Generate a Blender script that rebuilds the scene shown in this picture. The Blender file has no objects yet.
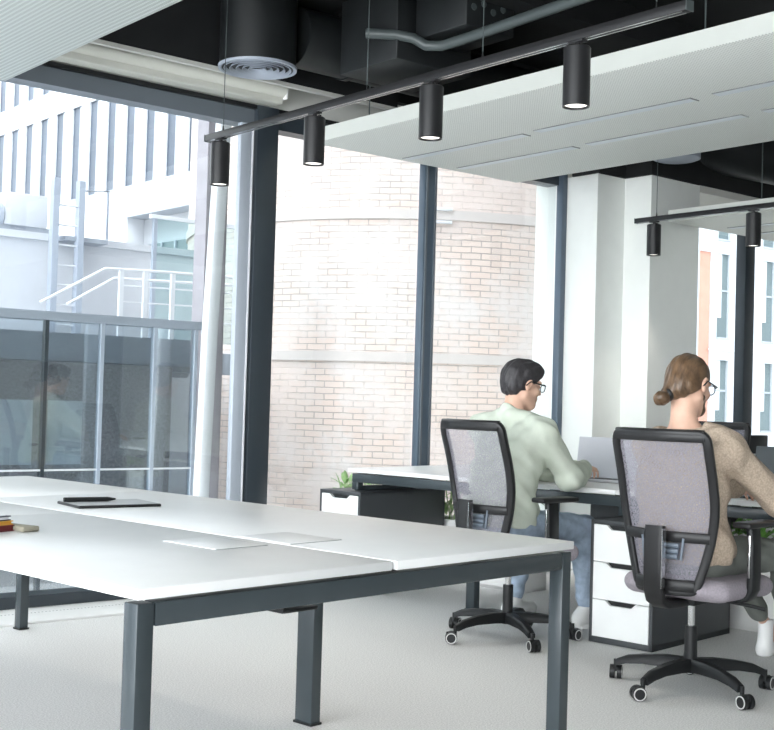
import bpy, bmesh, math, random
import numpy as np
from mathutils import Matrix, Vector, Quaternion
random.seed(7)
rng = np.random.default_rng(7)
scn = bpy.context.scene
COL = scn.collection

# ------------------------------------------------------------------ materials
def new_mat(name):
    m = bpy.data.materials.new(name); m.use_nodes = True
    nt = m.node_tree; b = nt.nodes.get('Principled BSDF')
    return m, nt, b

def mat(name, col, rough=.5, metal=0, var=.0, scale=8., bump=0., bscale=60., spec=.5, emis=None, estr=0., stretch=None):
    m, nt, b = new_mat(name)
    N, L = nt.nodes, nt.links
    b.inputs['Roughness'].default_value = rough
    b.inputs['Metallic'].default_value = metal
    b.inputs['Specular IOR Level'].default_value = spec
    tc = N.new('ShaderNodeTexCoord')
    mp = N.new('ShaderNodeMapping')
    L.new(tc.outputs['Object'], mp.inputs['Vector'])
    if stretch: mp.inputs['Scale'].default_value = stretch
    no = N.new('ShaderNodeTexNoise'); no.inputs['Scale'].default_value = scale; no.inputs['Detail'].default_value = 4
    L.new(mp.outputs['Vector'], no.inputs['Vector'])
    rp = N.new('ShaderNodeValToRGB')
    v = max(var, .015)
    rp.color_ramp.elements[0].position = .3; rp.color_ramp.elements[1].position = .7
    rp.color_ramp.elements[0].color = tuple(c*(1-v) for c in col[:3])+(1,)
    rp.color_ramp.elements[1].color = tuple(min(1, c*(1+v)) for c in col[:3])+(1,)
    L.new(no.outputs['Fac'], rp.inputs['Fac']); L.new(rp.outputs['Color'], b.inputs['Base Color'])
    if bump:
        n2 = N.new('ShaderNodeTexNoise'); n2.inputs['Scale'].default_value = bscale; n2.inputs['Detail'].default_value = 3
        L.new(mp.outputs['Vector'], n2.inputs['Vector'])
        bp = N.new('ShaderNodeBump'); bp.inputs['Strength'].default_value = bump; bp.inputs['Distance'].default_value = .004
        L.new(n2.outputs['Fac'], bp.inputs['Height']); L.new(bp.outputs['Normal'], b.inputs['Normal'])
    if emis:
        b.inputs['Emission Color'].default_value = emis+(1,); b.inputs['Emission Strength'].default_value = estr
    return m

def glass_mat(name, tint=(1, 1, 1), refl=1.0, f0=.04):
    m = bpy.data.materials.new(name); m.use_nodes = True
    nt = m.node_tree; N, L = nt.nodes, nt.links
    N.remove(N['Principled BSDF']); out = N['Material Output']
    tr = N.new('ShaderNodeBsdfTransparent'); tr.inputs['Color'].default_value = tint+(1,)
    gl = N.new('ShaderNodeBsdfGlossy'); gl.inputs['Roughness'].default_value = .01
    gl.inputs['Color'].default_value = (.95, .98, 1, 1)
    ge = N.new('ShaderNodeNewGeometry'); dp = N.new('ShaderNodeVectorMath'); dp.operation = 'DOT_PRODUCT'
    L.new(ge.outputs['Incoming'], dp.inputs[0]); L.new(ge.outputs['Normal'], dp.inputs[1])
    def mth(op, a, b):
        n = N.new('ShaderNodeMath'); n.operation = op
        for i, v in enumerate((a, b)):
            if v is None: continue
            if isinstance(v, (int, float)): n.inputs[i].default_value = v
            else: L.new(v, n.inputs[i])
        return n.outputs[0]
    cs = mth('ABSOLUTE', dp.outputs['Value'], None)
    fr = mth('ADD', mth('MULTIPLY', mth('POWER', mth('SUBTRACT', 1., cs), 5.), 1-f0), f0)
    mu = N.new('ShaderNodeMath'); mu.operation = 'MULTIPLY'; mu.inputs[1].default_value = refl; mu.use_clamp = True
    mx = N.new('ShaderNodeMixShader')
    L.new(fr, mu.inputs[0]); L.new(mu.outputs[0], mx.inputs['Fac'])
    L.new(tr.outputs[0], mx.inputs[1]); L.new(gl.outputs[0], mx.inputs[2]); L.new(mx.outputs[0], out.inputs['Surface'])
    return m

def perforated(name, col, px, py, dot=.24, dark=.62):
    m, nt, b = new_mat(name); N, L = nt.nodes, nt.links
    tc = N.new('ShaderNodeTexCoord'); mp = N.new('ShaderNodeMapping')
    mp.inputs['Scale'].default_value = (1/px, 1/py, 0)
    L.new(tc.outputs['Object'], mp.inputs['Vector'])
    fr = N.new('ShaderNodeVectorMath'); fr.operation = 'FRACTION'; L.new(mp.outputs[0], fr.inputs[0])
    ds = N.new('ShaderNodeVectorMath'); ds.operation = 'DISTANCE'; ds.inputs[1].default_value = (.5, .5, 0)
    L.new(fr.outputs[0], ds.inputs[0])
    lt = N.new('ShaderNodeMath'); lt.operation = 'LESS_THAN'; lt.inputs[1].default_value = dot
    L.new(ds.outputs['Value'], lt.inputs[0])
    mx = N.new('ShaderNodeMixRGB'); mx.inputs[1].default_value = col+(1,)
    mx.inputs[2].default_value = tuple(c*dark for c in col)+(1,)
    L.new(lt.outputs[0], mx.inputs['Fac']); L.new(mx.outputs[0], b.inputs['Base Color'])
    b.inputs['Roughness'].default_value = .6
    return m

def brick_mat(name):
    m, nt, b = new_mat(name); N, L = nt.nodes, nt.links
    uv = N.new('ShaderNodeUVMap'); uv.uv_map = 'UVMap'
    ns = N.new('ShaderNodeTexNoise'); ns.inputs['Scale'].default_value = 5; L.new(uv.outputs[0], ns.inputs['Vector'])
    mm = N.new('ShaderNodeMixRGB'); mm.inputs['Fac'].default_value = .015; L.new(uv.outputs[0], mm.inputs[1]); L.new(ns.outputs['Color'], mm.inputs[2])
    br = N.new('ShaderNodeTexBrick'); L.new(mm.outputs[0], br.inputs['Vector'])
    br.inputs['Scale'].default_value = 1; br.inputs['Brick Width'].default_value = .235; br.inputs['Row Height'].default_value = .071
    br.inputs['Mortar Size'].default_value = .007; br.inputs['Mortar Smooth'].default_value = .4; br.inputs['Bias'].default_value = -.1
    br.inputs['Color1'].default_value = (.74, .61, .545, 1); br.inputs['Color2'].default_value = (.71, .605, .55, 1)
    br.inputs['Mortar'].default_value = (.47, .41, .385, 1)
    # patches of lime wash over the bricks
    n1 = N.new('ShaderNodeTexNoise'); n1.inputs['Scale'].default_value = 1.6; n1.inputs['Detail'].default_value = 8; n1.inputs['Roughness'].default_value = .65
    L.new(uv.outputs[0], n1.inputs['Vector'])
    r1 = N.new('ShaderNodeValToRGB'); r1.color_ramp.elements[0].position = .43; r1.color_ramp.elements[1].position = .58
    L.new(n1.outputs['Fac'], r1.inputs['Fac'])
    n2 = N.new('ShaderNodeTexNoise'); n2.inputs['Scale'].default_value = .7; n2.inputs['Detail'].default_value = 5
    L.new(uv.outputs[0], n2.inputs['Vector'])
    r2 = N.new('ShaderNodeValToRGB')
    r2.color_ramp.elements[0].position = .38; r2.color_ramp.elements[0].color = (.735, .635, .59, 1)
    r2.color_ramp.elements[1].position = .62; r2.color_ramp.elements[1].color = (.725, .67, .645, 1)
    L.new(n2.outputs['Fac'], r2.inputs['Fac'])
    mx = N.new('ShaderNodeMixRGB'); L.new(r1.outputs['Color'], mx.inputs['Fac'])
    L.new(br.outputs['Color'], mx.inputs[1]); L.new(r2.outputs['Color'], mx.inputs[2])
    L.new(mx.outputs[0], b.inputs['Base Color'])
    bp = N.new('ShaderNodeBump'); bp.inputs['Strength'].default_value = .6; bp.inputs['Distance'].default_value = .02
    iv = N.new('ShaderNodeMath'); iv.operation = 'MULTIPLY'; iv.inputs[1].default_value = -1
    L.new(br.outputs['Fac'], iv.inputs[0])
    ad = N.new('ShaderNodeMath'); ad.operation = 'ADD'; L.new(iv.outputs[0], ad.inputs[0]); L.new(n1.outputs['Fac'], ad.inputs[1])
    L.new(ad.outputs[0], bp.inputs['Height']); L.new(bp.outputs['Normal'], b.inputs['Normal'])
    b.inputs['Roughness'].default_value = .9
    return m

def mesh_fabric(name, col, alpha):
    m, nt, b = new_mat(name); N, L = nt.nodes, nt.links
    out = N['Material Output']
    b.inputs['Base Color'].default_value = col+(1,); b.inputs['Roughness'].default_value = .8
    tc = N.new('ShaderNodeTexCoord'); wv = N.new('ShaderNodeTexNoise'); wv.inputs['Scale'].default_value = 260
    L.new(tc.outputs['Object'], wv.inputs['Vector'])
    mr = N.new('ShaderNodeMapRange'); mr.inputs[1].default_value = .3; mr.inputs[2].default_value = .7
    mr.inputs[3].default_value = alpha-.25; mr.inputs[4].default_value = alpha+.2
    L.new(wv.outputs['Fac'], mr.inputs[0])
    tr = N.new('ShaderNodeBsdfTransparent'); mx = N.new('ShaderNodeMixShader')
    L.new(mr.outputs[0], mx.inputs['Fac']); L.new(tr.outputs[0], mx.inputs[1]); L.new(b.outputs[0], mx.inputs[2])
    L.new(mx.outputs[0], out.inputs['Surface'])
    return m

M = dict(
 carpet=mat('carpet', (.70, .70, .69), .95, var=.22, scale=160, bump=.5, bscale=300, spec=.1),
 strip=mat('convector_white', (.82, .82, .81), .5),
 white_wall=mat('wall_paint', (.80, .82, .79), .7, var=.01),
 lintel=mat('lintel_paint', (.62, .62, .58), .7, var=.02),
 black_ceil=mat('ceiling_black', (.008, .009, .010), .8, var=.2),
 duct=mat('duct_black', (.012, .014, .015), .45, var=.15),
 duct_grey=mat('pipe_grey', (.07, .085, .085), .35),
 frame_dark=mat('frame_anthracite', (.035, .045, .055), .3, var=.05),
 frame_steel=mat('frame_steel', (.085, .115, .15), .3, var=.06),
 frame_grey=mat('frame_grey', (.13, .15, .17), .35),
 black=mat('black_plastic', (.012, .013, .014), .42, spec=.35),
 black2=mat('black_satin', (.015, .015, .016), .38, spec=.35),
 anth=mat('anthracite_steel', (.040, .051, .057), .27, var=.05),
 anth_panel=mat('anthracite_board', (.05, .055, .06), .5, var=.05),
 desk=mat('desk_white', (.79, .79, .785), .33),
 edge=mat('desk_edge', (.84, .83, .80), .4),
 drawer=mat('drawer_white', (.84, .85, .84), .4),
 chrome=mat('chrome', (.75, .75, .75), .12, metal=1),
 silver=mat('laptop_silver', (.62, .63, .66), .35, metal=.3),
 silver_lid=mat('laptop_screen_back', (.60, .61, .65), .3),
 lap_dark=mat('laptop_dark', (.05, .06, .065), .35),
 seat=mat('seat_fabric', (.30, .27, .30), .9, var=.12, scale=120, bump=.3, bscale=400),
 meshf=mesh_fabric('backrest_mesh', (.27, .26, .30), .62),
 lumbar=mat('lumbar_plastic', (.14, .17, .21), .35),
 rim=mat('caster_rim', (.55, .55, .54), .4),
 skin=mat('skin', (.68, .43, .32), .5, var=.06, scale=25, spec=.35),
 hair_dark=mat('hair_dark', (.035, .032, .035), .5, var=.3, scale=60, bump=.6, bscale=120, stretch=(1, 1, 1)),
 hair_brown=mat('hair_brown', (.125, .075, .042), .42, var=.55, scale=40, bump=.6, bscale=110, stretch=(.35, 1.6, .5)),
 sweat_green=mat('sweater_sage', (.62, .67, .57), .9, var=.06, scale=14, bump=.35, bscale=160),
 sweat_beige=mat('sweater_beige', (.47, .375, .29), .95, var=.22, scale=130, bump=.5, bscale=220),
 jeans=mat('jeans', (.34, .42, .52), .9, var=.2, scale=22, bump=.4, bscale=180),
 trousers=mat('trousers_grey', (.15, .16, .145), .85, var=.1, scale=16, bump=.3, bscale=120),
 sneaker=mat('sneaker_white', (.82, .82, .80), .6),
 sock=mat('sock_white', (.85, .85, .84), .9, bump=.4, bscale=200),
 sash=mat('sash_pale', (.42, .46, .52), .35),
 lens=mat('lamp_lens', (.9, .88, .84), .4, emis=(1, .95, .88), estr=1.2),
 cream=mat('blind_cream', (.66, .66, .60), .55),
 slot=mat('slot_diffuser', (.66, .71, .74), .4),
 slot_edge=mat('slot_edge', (.22, .23, .23), .5),
 panel=perforated('panel_perforated', (.74, .76, .72), .016, .016),
 panel_l=perforated('panel_perforated_left', (.74, .79, .76), .024, .015, dot=.36, dark=.66),
 panel_plain=mat('panel_edge', (.60, .62, .58), .6),
 glass=glass_mat('window_glass', (.97, .985, .98), 1.0),
 dglass=glass_mat('dark_glass', (.84, .88, .90), 3.2),
 cglass=glass_mat('canopy_glass', (.82, .90, .90), 1.0),
 lensglass=glass_mat('spectacle_glass', (.97, .98, 1), 1.),
 ext_white=mat('facade_white', (.60, .62, .66), .8, var=.015),
 ext_grey=mat('facade_grey', (.34, .37, .42), .6, var=.04),
 ext_glass=mat('facade_glass', (.07, .09, .125), .6, var=.15, scale=.7),
 ext_green=mat('facade_glass_green', (.11, .15, .165), .5, var=.1, scale=.6),
 tile=mat('facade_tile', (.52, .55, .60), .6, var=.05, scale=30),
 salmon=mat('facade_salmon', (.52, .27, .21), .8, var=.08, scale=3),
 metal_w=mat('metal_white', (.72, .73, .76), .4),
 metal_g=mat('metal_grey', (.38, .42, .49), .4),
 slate=mat('slate_stone', (.33, .31, .32), .6, var=.3, scale=60, bump=.4, bscale=90),
 mauve=mat('stone_mauve', (.36, .34, .37), .6, var=.08, scale=8),
 brick=brick_mat('limewashed_brick'),
 band=mat('band_stone', (.63, .58, .555), .8, var=.04, scale=3),
 leaf=mat('leaf_green', (.18, .42, .09), .45, var=.5, scale=14),
 leaf_p=mat('leaf_pale', (.28, .42, .18), .5, var=.4, scale=14),
 soil=mat('soil', (.05, .035, .025), .95, var=.3, scale=50, bump=.6),
 planter=mat('planter_white', (.8, .8, .79), .5),
 ground=mat('ground_pale', (.42, .42, .41), .9, var=.03, scale=.5),
 red=mat('book_dark_red', (.16, .02, .025), .5), yellow=mat('book_yellow', (.75, .40, .06), .5),
 navy=mat('book_navy', (.015, .02, .045), .35), page=mat('paper', (.85, .87, .90), .7),
 khaki=mat('felt_khaki', (.30, .28, .22), .9, bump=.3),
 tablet=mat('tablet_grey', (.42, .43, .44), .4),
 plaster=mat('office_wall', (.74, .74, .72), .8),
)

# ------------------------------------------------------------------ mesh helpers
class MB:
    def __init__(s): s.bm = bmesh.new()
    def box(s, c, size, rot=None, bev=0., seg=2):
        b = bmesh.new(); bmesh.ops.create_cube(b, size=1)
        bmesh.ops.scale(b, vec=size, verts=b.verts)
        if bev: bmesh.ops.bevel(b, geom=list(b.edges), offset=bev, segments=seg, profile=.5, affect='EDGES')
        T = Matrix.Translation(c) @ (rot.to_4x4() if rot is not None else Matrix.Identity(4))
        bmesh.ops.transform(b, matrix=T, verts=b.verts); s._add(b); return s
    def bb(s, x0, x1, y0, y1, z0, z1, bev=0., seg=2):
        return s.box(((x0+x1)/2, (y0+y1)/2, (z0+z1)/2), (abs(x1-x0), abs(y1-y0), abs(z1-z0)), None, bev, seg)
    def _add(s, b):
        me = bpy.data.meshes.new('t'); b.to_mesh(me); b.free(); s.bm.from_mesh(me); bpy.data.meshes.remove(me)
    def cyl(s, p0, p1, r0, r1=None, seg=24):
        r1 = r0 if r1 is None else r1; p0, p1 = Vector(p0), Vector(p1); d = p1-p0
        b = bmesh.new(); bmesh.ops.create_cone(b, cap_ends=True, segments=seg, radius1=r0, radius2=r1, depth=d.length)
        q = d.to_track_quat('Z', 'Y').to_matrix().to_4x4()
        bmesh.ops.transform(b, matrix=Matrix.Translation((p0+p1)/2) @ q, verts=b.verts); s._add(b); return s
    def tube(s, pts, r, seg=10, closed=False, flat=None):
        """swept tube; r a number or a list; flat=(w,h) makes a rounded rectangular section"""
        pts = [Vector(p) for p in pts]; n = len(pts); b = bmesh.new(); rings = []
        up = Vector((0, 0, 1))
        t0 = (pts[1]-pts[0]).normalized()
        nrm = up.cross(t0) if abs(up.dot(t0)) < .95 else Vector((0, 1, 0)).cross(t0)
        nrm.normalize()
        for i, p in enumerate(pts):
            if closed: t = (pts[(i+1) % n]-pts[i-1]).normalized()
            else: t = (pts[min(i+1, n-1)]-pts[max(i-1, 0)]).normalized()
            nrm = (nrm - t*nrm.dot(t)).normalized(); bn = t.cross(nrm)
            rr = r[i] if isinstance(r, (list, tuple)) else r
            ring = []
            for k in range(seg):
                a = 2*math.pi*k/seg; ca, sa = math.cos(a), math.sin(a)
                if flat:
                    e = .35
                    ca = math.copysign(abs(ca)**e, ca)*flat[0]/2; sa = math.copysign(abs(sa)**e, sa)*flat[1]/2
                    ring.append(b.verts.new(p+nrm*ca+bn*sa))
                else: ring.append(b.verts.new(p+nrm*ca*rr+bn*sa*rr))
            rings.append(ring)
        m = n if closed else n-1
        for i in range(m):
            A, B = rings[i], rings[(i+1) % n]
            for k in range(seg): b.faces.new((A[k], A[(k+1) % seg], B[(k+1) % seg], B[k]))
        if not closed: b.faces.new(rings[0][::-1]); b.faces.new(rings[-1])
        bmesh.ops.recalc_face_normals(b, faces=b.faces); s._add(b); return s
    def lathe(s, prof, c=(0, 0, 0), seg=32, axis=None, ring=False):
        b = bmesh.new(); rings = []
        for r, z in prof:
            rings.append([b.verts.new((r*math.cos(2*math.pi*k/seg), r*math.sin(2*math.pi*k/seg), z)) for k in range(seg)])
        for A, B in zip(rings, rings[1:]):
            for k in range(seg): b.faces.new((A[k], A[(k+1) % seg], B[(k+1) % seg], B[k]))
        if ring:
            A, B = rings[-1], rings[0]
            for k in range(seg): b.faces.new((A[k], A[(k+1) % seg], B[(k+1) % seg], B[k]))
        else:
            if prof[0][0] > 1e-6: b.faces.new(rings[0][::-1])
            if prof[-1][0] > 1e-6: b.faces.new(rings[-1])
        bmesh.ops.remove_doubles(b, verts=b.verts, dist=1e-6)
        bmesh.ops.recalc_face_normals(b, faces=b.faces)
        T = Matrix.Translation(c)
        if axis is not None: T = T @ Vector(axis).to_track_quat('Z', 'Y').to_matrix().to_4x4()
        bmesh.ops.transform(b, matrix=T, verts=b.verts); s._add(b); return s
    def prism(s, poly, z0, z1, T=None, bev=0.):
        b = bmesh.new(); A = [b.verts.new((x, y, z0)) for x, y in poly]; B = [b.verts.new((x, y, z1)) for x, y in poly]
        n = len(poly); b.faces.new(A[::-1]); b.faces.new(B)
        for k in range(n): b.faces.new((A[k], A[(k+1) % n], B[(k+1) % n], B[k]))
        bmesh.ops.recalc_face_normals(b, faces=b.faces)
        if bev: bmesh.ops.bevel(b, geom=list(b.edges), offset=bev, segments=2, profile=.5, affect='EDGES')
        if T is not None: bmesh.ops.transform(b, matrix=T, verts=b.verts)
        s._add(b); return s
    def grid(s, fn, nu, nv, thick=0.):
        b = bmesh.new(); V = [[b.verts.new(fn(i/nu, j/nv)) for j in range(nv+1)] for i in range(nu+1)]
        for i in range(nu):
            for j in range(nv): b.faces.new((V[i][j], V[i+1][j], V[i+1][j+1], V[i][j+1]))
        bmesh.ops.recalc_face_normals(b, faces=b.faces)
        if thick: bmesh.ops.solidify(b, geom=list(b.faces), thickness=thick)
        s._add(b); return s
    def leaf(s, p, d, L, w, droop=.3):
        d = Vector(d).normalized(); side = d.cross(Vector((0, 0, 1)))
        if side.length < .01: side = Vector((1, 0, 0))
        side.normalize(); p = Vector(p); b = bmesh.new(); V = []
        for t, ww in ((0, .12), (.35, 1), (.7, .75), (1, .05)):
            c = p + d*L*t + Vector((0, 0, -droop*L*t*t))
            V.append((b.verts.new(c-side*w/2*ww), b.verts.new(c+Vector((0, 0, -.1*w))), b.verts.new(c+side*w/2*ww)))
        for A, B in zip(V, V[1:]):
            b.faces.new((A[0], A[1], B[1], B[0])); b.faces.new((A[1], A[2], B[2], B[1]))
        s._add(b); return s
    def build(s, name, m, parent=None, smooth=40):
        me = bpy.data.meshes.new(name); s.bm.to_mesh(me); s.bm.free()
        return link(name, me, m, parent, smooth)

def link(name, me, m, parent=None, smooth=40):
    o = bpy.data.objects.new(name, me); COL.objects.link(o)
    if m is not None: me.materials.append(m)
    if smooth:
        me.polygons.foreach_set('use_smooth', [True]*len(me.polygons))
        if smooth < 180:
            try: me.set_sharp_from_angle(angle=math.radians(smooth))
            except Exception: pass
    if parent is not None: o.parent = parent
    return o

def thing(name, label, cat, loc=(0, 0, 0), rz=0., group=None, kind=None):
    o = bpy.data.objects.new(name, None); COL.objects.link(o); o.empty_display_size = .1
    o.location = loc; o.rotation_euler = (0, 0, rz); return tag(o, label, cat, group, kind)
def tag(o, label=None, cat=None, group=None, kind=None):
    if label: o['label'] = label
    if cat: o['category'] = cat
    if group: o['group'] = group
    if kind: o['kind'] = kind
    return o
def struct(o): o['kind'] = 'structure'; return o
def dup(root, loc, rz, label, group=None):
    r = root.copy(); COL.objects.link(r); r.location = loc; r.rotation_euler = (0, 0, rz); r['label'] = label
    if group: r['group'] = group
    def rec(src, dst):
        for ch in list(src.children):
            c = ch.copy(); COL.objects.link(c); c.parent = dst; rec(ch, c)
    rec(root, r); return r
V = Vector

# ------------------------------------------------------------------ signed-distance modelling (bodies, hair, clothes)
class SDF:
    def __init__(s, lo, hi, h):
        s.lo = np.array(lo, np.float32); s.h = h
        s.n = np.ceil((np.array(hi)-np.array(lo))/h).astype(int)+1
        s.F = np.full(s.n, 1., np.float32)
        s.ax = [s.lo[i]+h*np.arange(s.n[i], dtype=np.float32) for i in range(3)]
    def _sub(s, bl, bh):
        i0 = np.clip(((np.array(bl)-s.lo)/s.h).astype(int), 0, s.n); i1 = np.clip(((np.array(bh)-s.lo)/s.h).astype(int)+2, 0, s.n)
        sl = tuple(slice(a, b) for a, b in zip(i0, i1))
        X = [s.ax[i][sl[i]] for i in range(3)]
        return sl, X[0][:, None, None], X[1][None, :, None], X[2][None, None, :]
    def _mix(s, sl, d, k, op):
        f = s.F[sl]
        if op == 'add':
            if k > 0:
                hh = np.clip(.5+.5*(f-d)/k, 0, 1); s.F[sl] = f*(1-hh)+d*hh-k*hh*(1-hh)
            else: s.F[sl] = np.minimum(f, d)
        else:  # subtract
            d = -d
            if k > 0:
                hh = np.clip(.5-.5*(f-d)/k, 0, 1); s.F[sl] = f*(1-hh)+d*hh+k*hh*(1-hh)
            else: s.F[sl] = np.maximum(f, d)
    def cap(s, a, b, ra, rb=None, k=.02, op='add', flat=None):
        rb = ra if rb is None else rb; a = np.array(a, float); b = np.array(b, float); m = max(ra, rb)+k+4*s.h
        sl, X, Y, Z = s._sub(np.minimum(a, b)-m, np.maximum(a, b)+m)
        ab = b-a; L2 = max(ab@ab, 1e-9)
        px, py, pz = X-a[0], Y-a[1], Z-a[2]
        t = np.clip((px*ab[0]+py*ab[1]+pz*ab[2])/L2, 0, 1)
        d = np.sqrt((px-t*ab[0])**2+(py-t*ab[1])**2+(pz-t*ab[2])**2)-(ra+(rb-ra)*t)
        s._mix(sl, d.astype(np.float32), k, op); return s
    def ell(s, c, r, R=None, k=.02, op='add'):
        c = np.array(c, float); r = np.array(r, float); R = np.eye(3) if R is None else np.array(R)
        m = max(r)+k+4*s.h; sl, X, Y, Z = s._sub(c-m, c+m)
        px, py, pz = X-c[0], Y-c[1], Z-c[2]
        q = [(px*R[0, i]+py*R[1, i]+pz*R[2, i]) for i in range(3)]
        k0 = np.sqrt(sum((q[i]/r[i])**2 for i in range(3))); k1 = np.sqrt(sum((q[i]/r[i]**2)**2 for i in range(3)))+1e-9
        s._mix(sl, (k0*(k0-1)/k1).astype(np.float32), k, op); return s
    def half(s, p, n, k=.01):
        """keep only the side the normal points away from"""
        n = np.array(n, float); n /= np.linalg.norm(n); sl, X, Y, Z = s._sub(s.lo, s.lo+s.h*s.n)
        d = ((X-p[0])*n[0]+(Y-p[1])*n[1]+(Z-p[2])*n[2]).astype(np.float32)
        s._mix(sl, -d, k, 'sub'); return s
    def ripple(s, fn):
        msk = np.abs(s.F) < .04
        I = np.argwhere(msk); P = s.lo+I*s.h
        s.F[msk] += fn(P).astype(np.float32); return s
    def mesh(s, name):
        F = s.F; S = F < 0; n = np.array(F.shape)
        cs = np.zeros(n-1, np.int8)
        for dx in (0, 1):
            for dy in (0, 1):
                for dz in (0, 1): cs += S[dx:n[0]-1+dx, dy:n[1]-1+dy, dz:n[2]-1+dz]
        act = (cs > 0) & (cs < 8); I = np.argwhere(act)
        vid = np.full(n-1, -1, np.int64); vid[act] = np.arange(len(I))
        acc = np.zeros((len(I), 3)); cnt = np.zeros(len(I))
        for ax in range(3):
            o1, o2 = [a for a in range(3) if a != ax]
            for u in (0, 1):
                for v in (0, 1):
                    A = I.copy(); A[:, o1] += u; A[:, o2] += v; B = A.copy(); B[:, ax] += 1
                    fa, fb = F[tuple(A.T)], F[tuple(B.T)]; cr = (fa < 0) != (fb < 0)
                    t = np.where(cr, fa/np.where(cr, fa-fb, 1), 0)
                    p = A.astype(float); p[:, ax] += t; acc[cr] += p[cr]; cnt[cr] += 1
        P = s.lo + acc/cnt[:, None]*s.h
        Q = []
        for ax in range(3):
            o1, o2 = [(1, 2), (2, 0), (0, 1)][ax]
            sa = [slice(None)]*3; sb = [slice(None)]*3; sa[ax] = slice(0, -1); sb[ax] = slice(1, None)
            a, b = S[tuple(sa)], S[tuple(sb)]; E = np.argwhere(a != b)
            ok = (E[:, o1] > 0) & (E[:, o2] > 0) & (E[:, o1] < n[o1]-1) & (E[:, o2] < n[o2]-1); E = E[ok]
            ins = a[tuple(E.T)]
            def g(u, v):
                T = E.copy(); T[:, o1] += u; T[:, o2] += v; return vid[tuple(T.T)]
            q = np.stack([g(-1, -1), g(0, -1), g(0, 0), g(-1, 0)], 1); q[~ins] = q[~ins][:, ::-1]; Q.append(q)
        Q = np.concatenate(Q); Q = Q[(Q >= 0).all(1)]
        me = bpy.data.meshes.new(name)
        me.vertices.add(len(P)); me.vertices.foreach_set('co', P.astype(np.float32).ravel())
        me.loops.add(len(Q)*4); me.loops.foreach_set('vertex_index', Q.ravel().astype(np.int32))
        me.polygons.add(len(Q)); me.polygons.foreach_set('loop_start', np.arange(0, len(Q)*4, 4, dtype=np.int32))
        me.polygons.foreach_set('loop_total', np.full(len(Q), 4, np.int32))
        me.update(calc_edges=True); me.validate(); return me

# ------------------------------------------------------------------ frames of reference
ROT = .1205195                      # the furniture stands turned a few degrees against the room
cR, sR = math.cos(ROT), math.sin(ROT)
ORG = V((1.286, 2.355, 0))          # near corner of the big bench
def W(s, t, z=0.): return V((ORG.x+s*cR-t*sR, ORG.y+s*sR+t*cR, z))
YW = 6.21                           # inner face of the window wall

# ------------------------------------------------------------------ camera
cam = bpy.data.cameras.new('camera'); co = bpy.data.objects.new('camera', cam); COL.objects.link(co)
Rr = V((0.76774504, -0.64011522, 0.02863662)); Uu = V((-0.04053594, -0.00391867, 0.9991704)); Ww = V((0.63947196, 0.76826893, 0.02895622))
mt = Matrix((( Rr.x, Uu.x, -Ww.x), (Rr.y, Uu.y, -Ww.y), (Rr.z, Uu.z, -Ww.z)))
co.matrix_world = Matrix.Translation((0, 0, 1.16)) @ mt.to_4x4()
cam.sensor_width = 36; cam.sensor_fit = 'HORIZONTAL'; cam.lens = 36*1223.23/774; cam.clip_end = 300; cam.clip_start = .05
scn.camera = co

# ------------------------------------------------------------------ setting
struct(MB().bb(-3.5, 14, -6, YW+.02, -.2, 0).build('floor', M['carpet']))
struct(MB().bb(-3.5, 14, -6, YW+.35, 3.42, 3.75).build('ceiling', M['black_ceil']))
struct(MB().bb(-3.5, 14, -6.3, -6, 0, 3.42).build('wall_south', M['plaster']))
struct(MB().bb(13.6, 14, -6, YW, 0, 3.42).build('wall_east', M['plaster']))
w = MB()                                              # lintel and the stepped wall between the windows
w.bb(-3.5, 14, YW+.0, YW+.3, 2.93, 3.13)
struct(w.build('wall_north_lintel', M['lintel']))
struct(MB().bb(-3.5, 14, YW-.06, YW+.3, 3.13, 3.42).build('wall_north_upper', M['black_ceil']))
w = MB()
w.prism([(6.87, YW+.3), (6.87, 5.895), (7.178, 5.895), (7.178, 5.649), (7.762, 5.649), (7.762, YW+.3)], 0, 2.87)
struct(w.build('wall_north', M['white_wall'], smooth=0))
w = MB(); w.bb(7.762, 14, YW+.02, YW+.3, 0, .77); w.bb(7.762, 14, YW-.14, YW+.02, .74, .79)
struct(w.build('wall_north_parapet', M['white_wall'], smooth=0))
struct(MB().prism([(6.87, YW-.06), (6.87, 5.885), (7.168, 5.885), (7.168, 5.639), (14, 5.639), (14, YW-.06)], 2.875, 3.42).build('wall_north_soffit', M['black_ceil'], smooth=0))
struct(MB().bb(7.762, 13.6, 5.652, YW, 2.82, 2.874).build('trim_7', M['lintel'], smooth=0))
# white convector strip along the glass
st = MB(); st.bb(-3.5, 6.87, 5.80, YW-.02, 0, .012, .003)
ps = struct(st.build('trim_1', M['strip']))
pf = MB()
for i in range(190): pf.cyl((1.9+i*.02, 6.03, .0115), (1.9+i*.02, 6.03, .0125), .005, seg=8)
pf.build('perforation', M['slot_edge'], ps)
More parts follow.
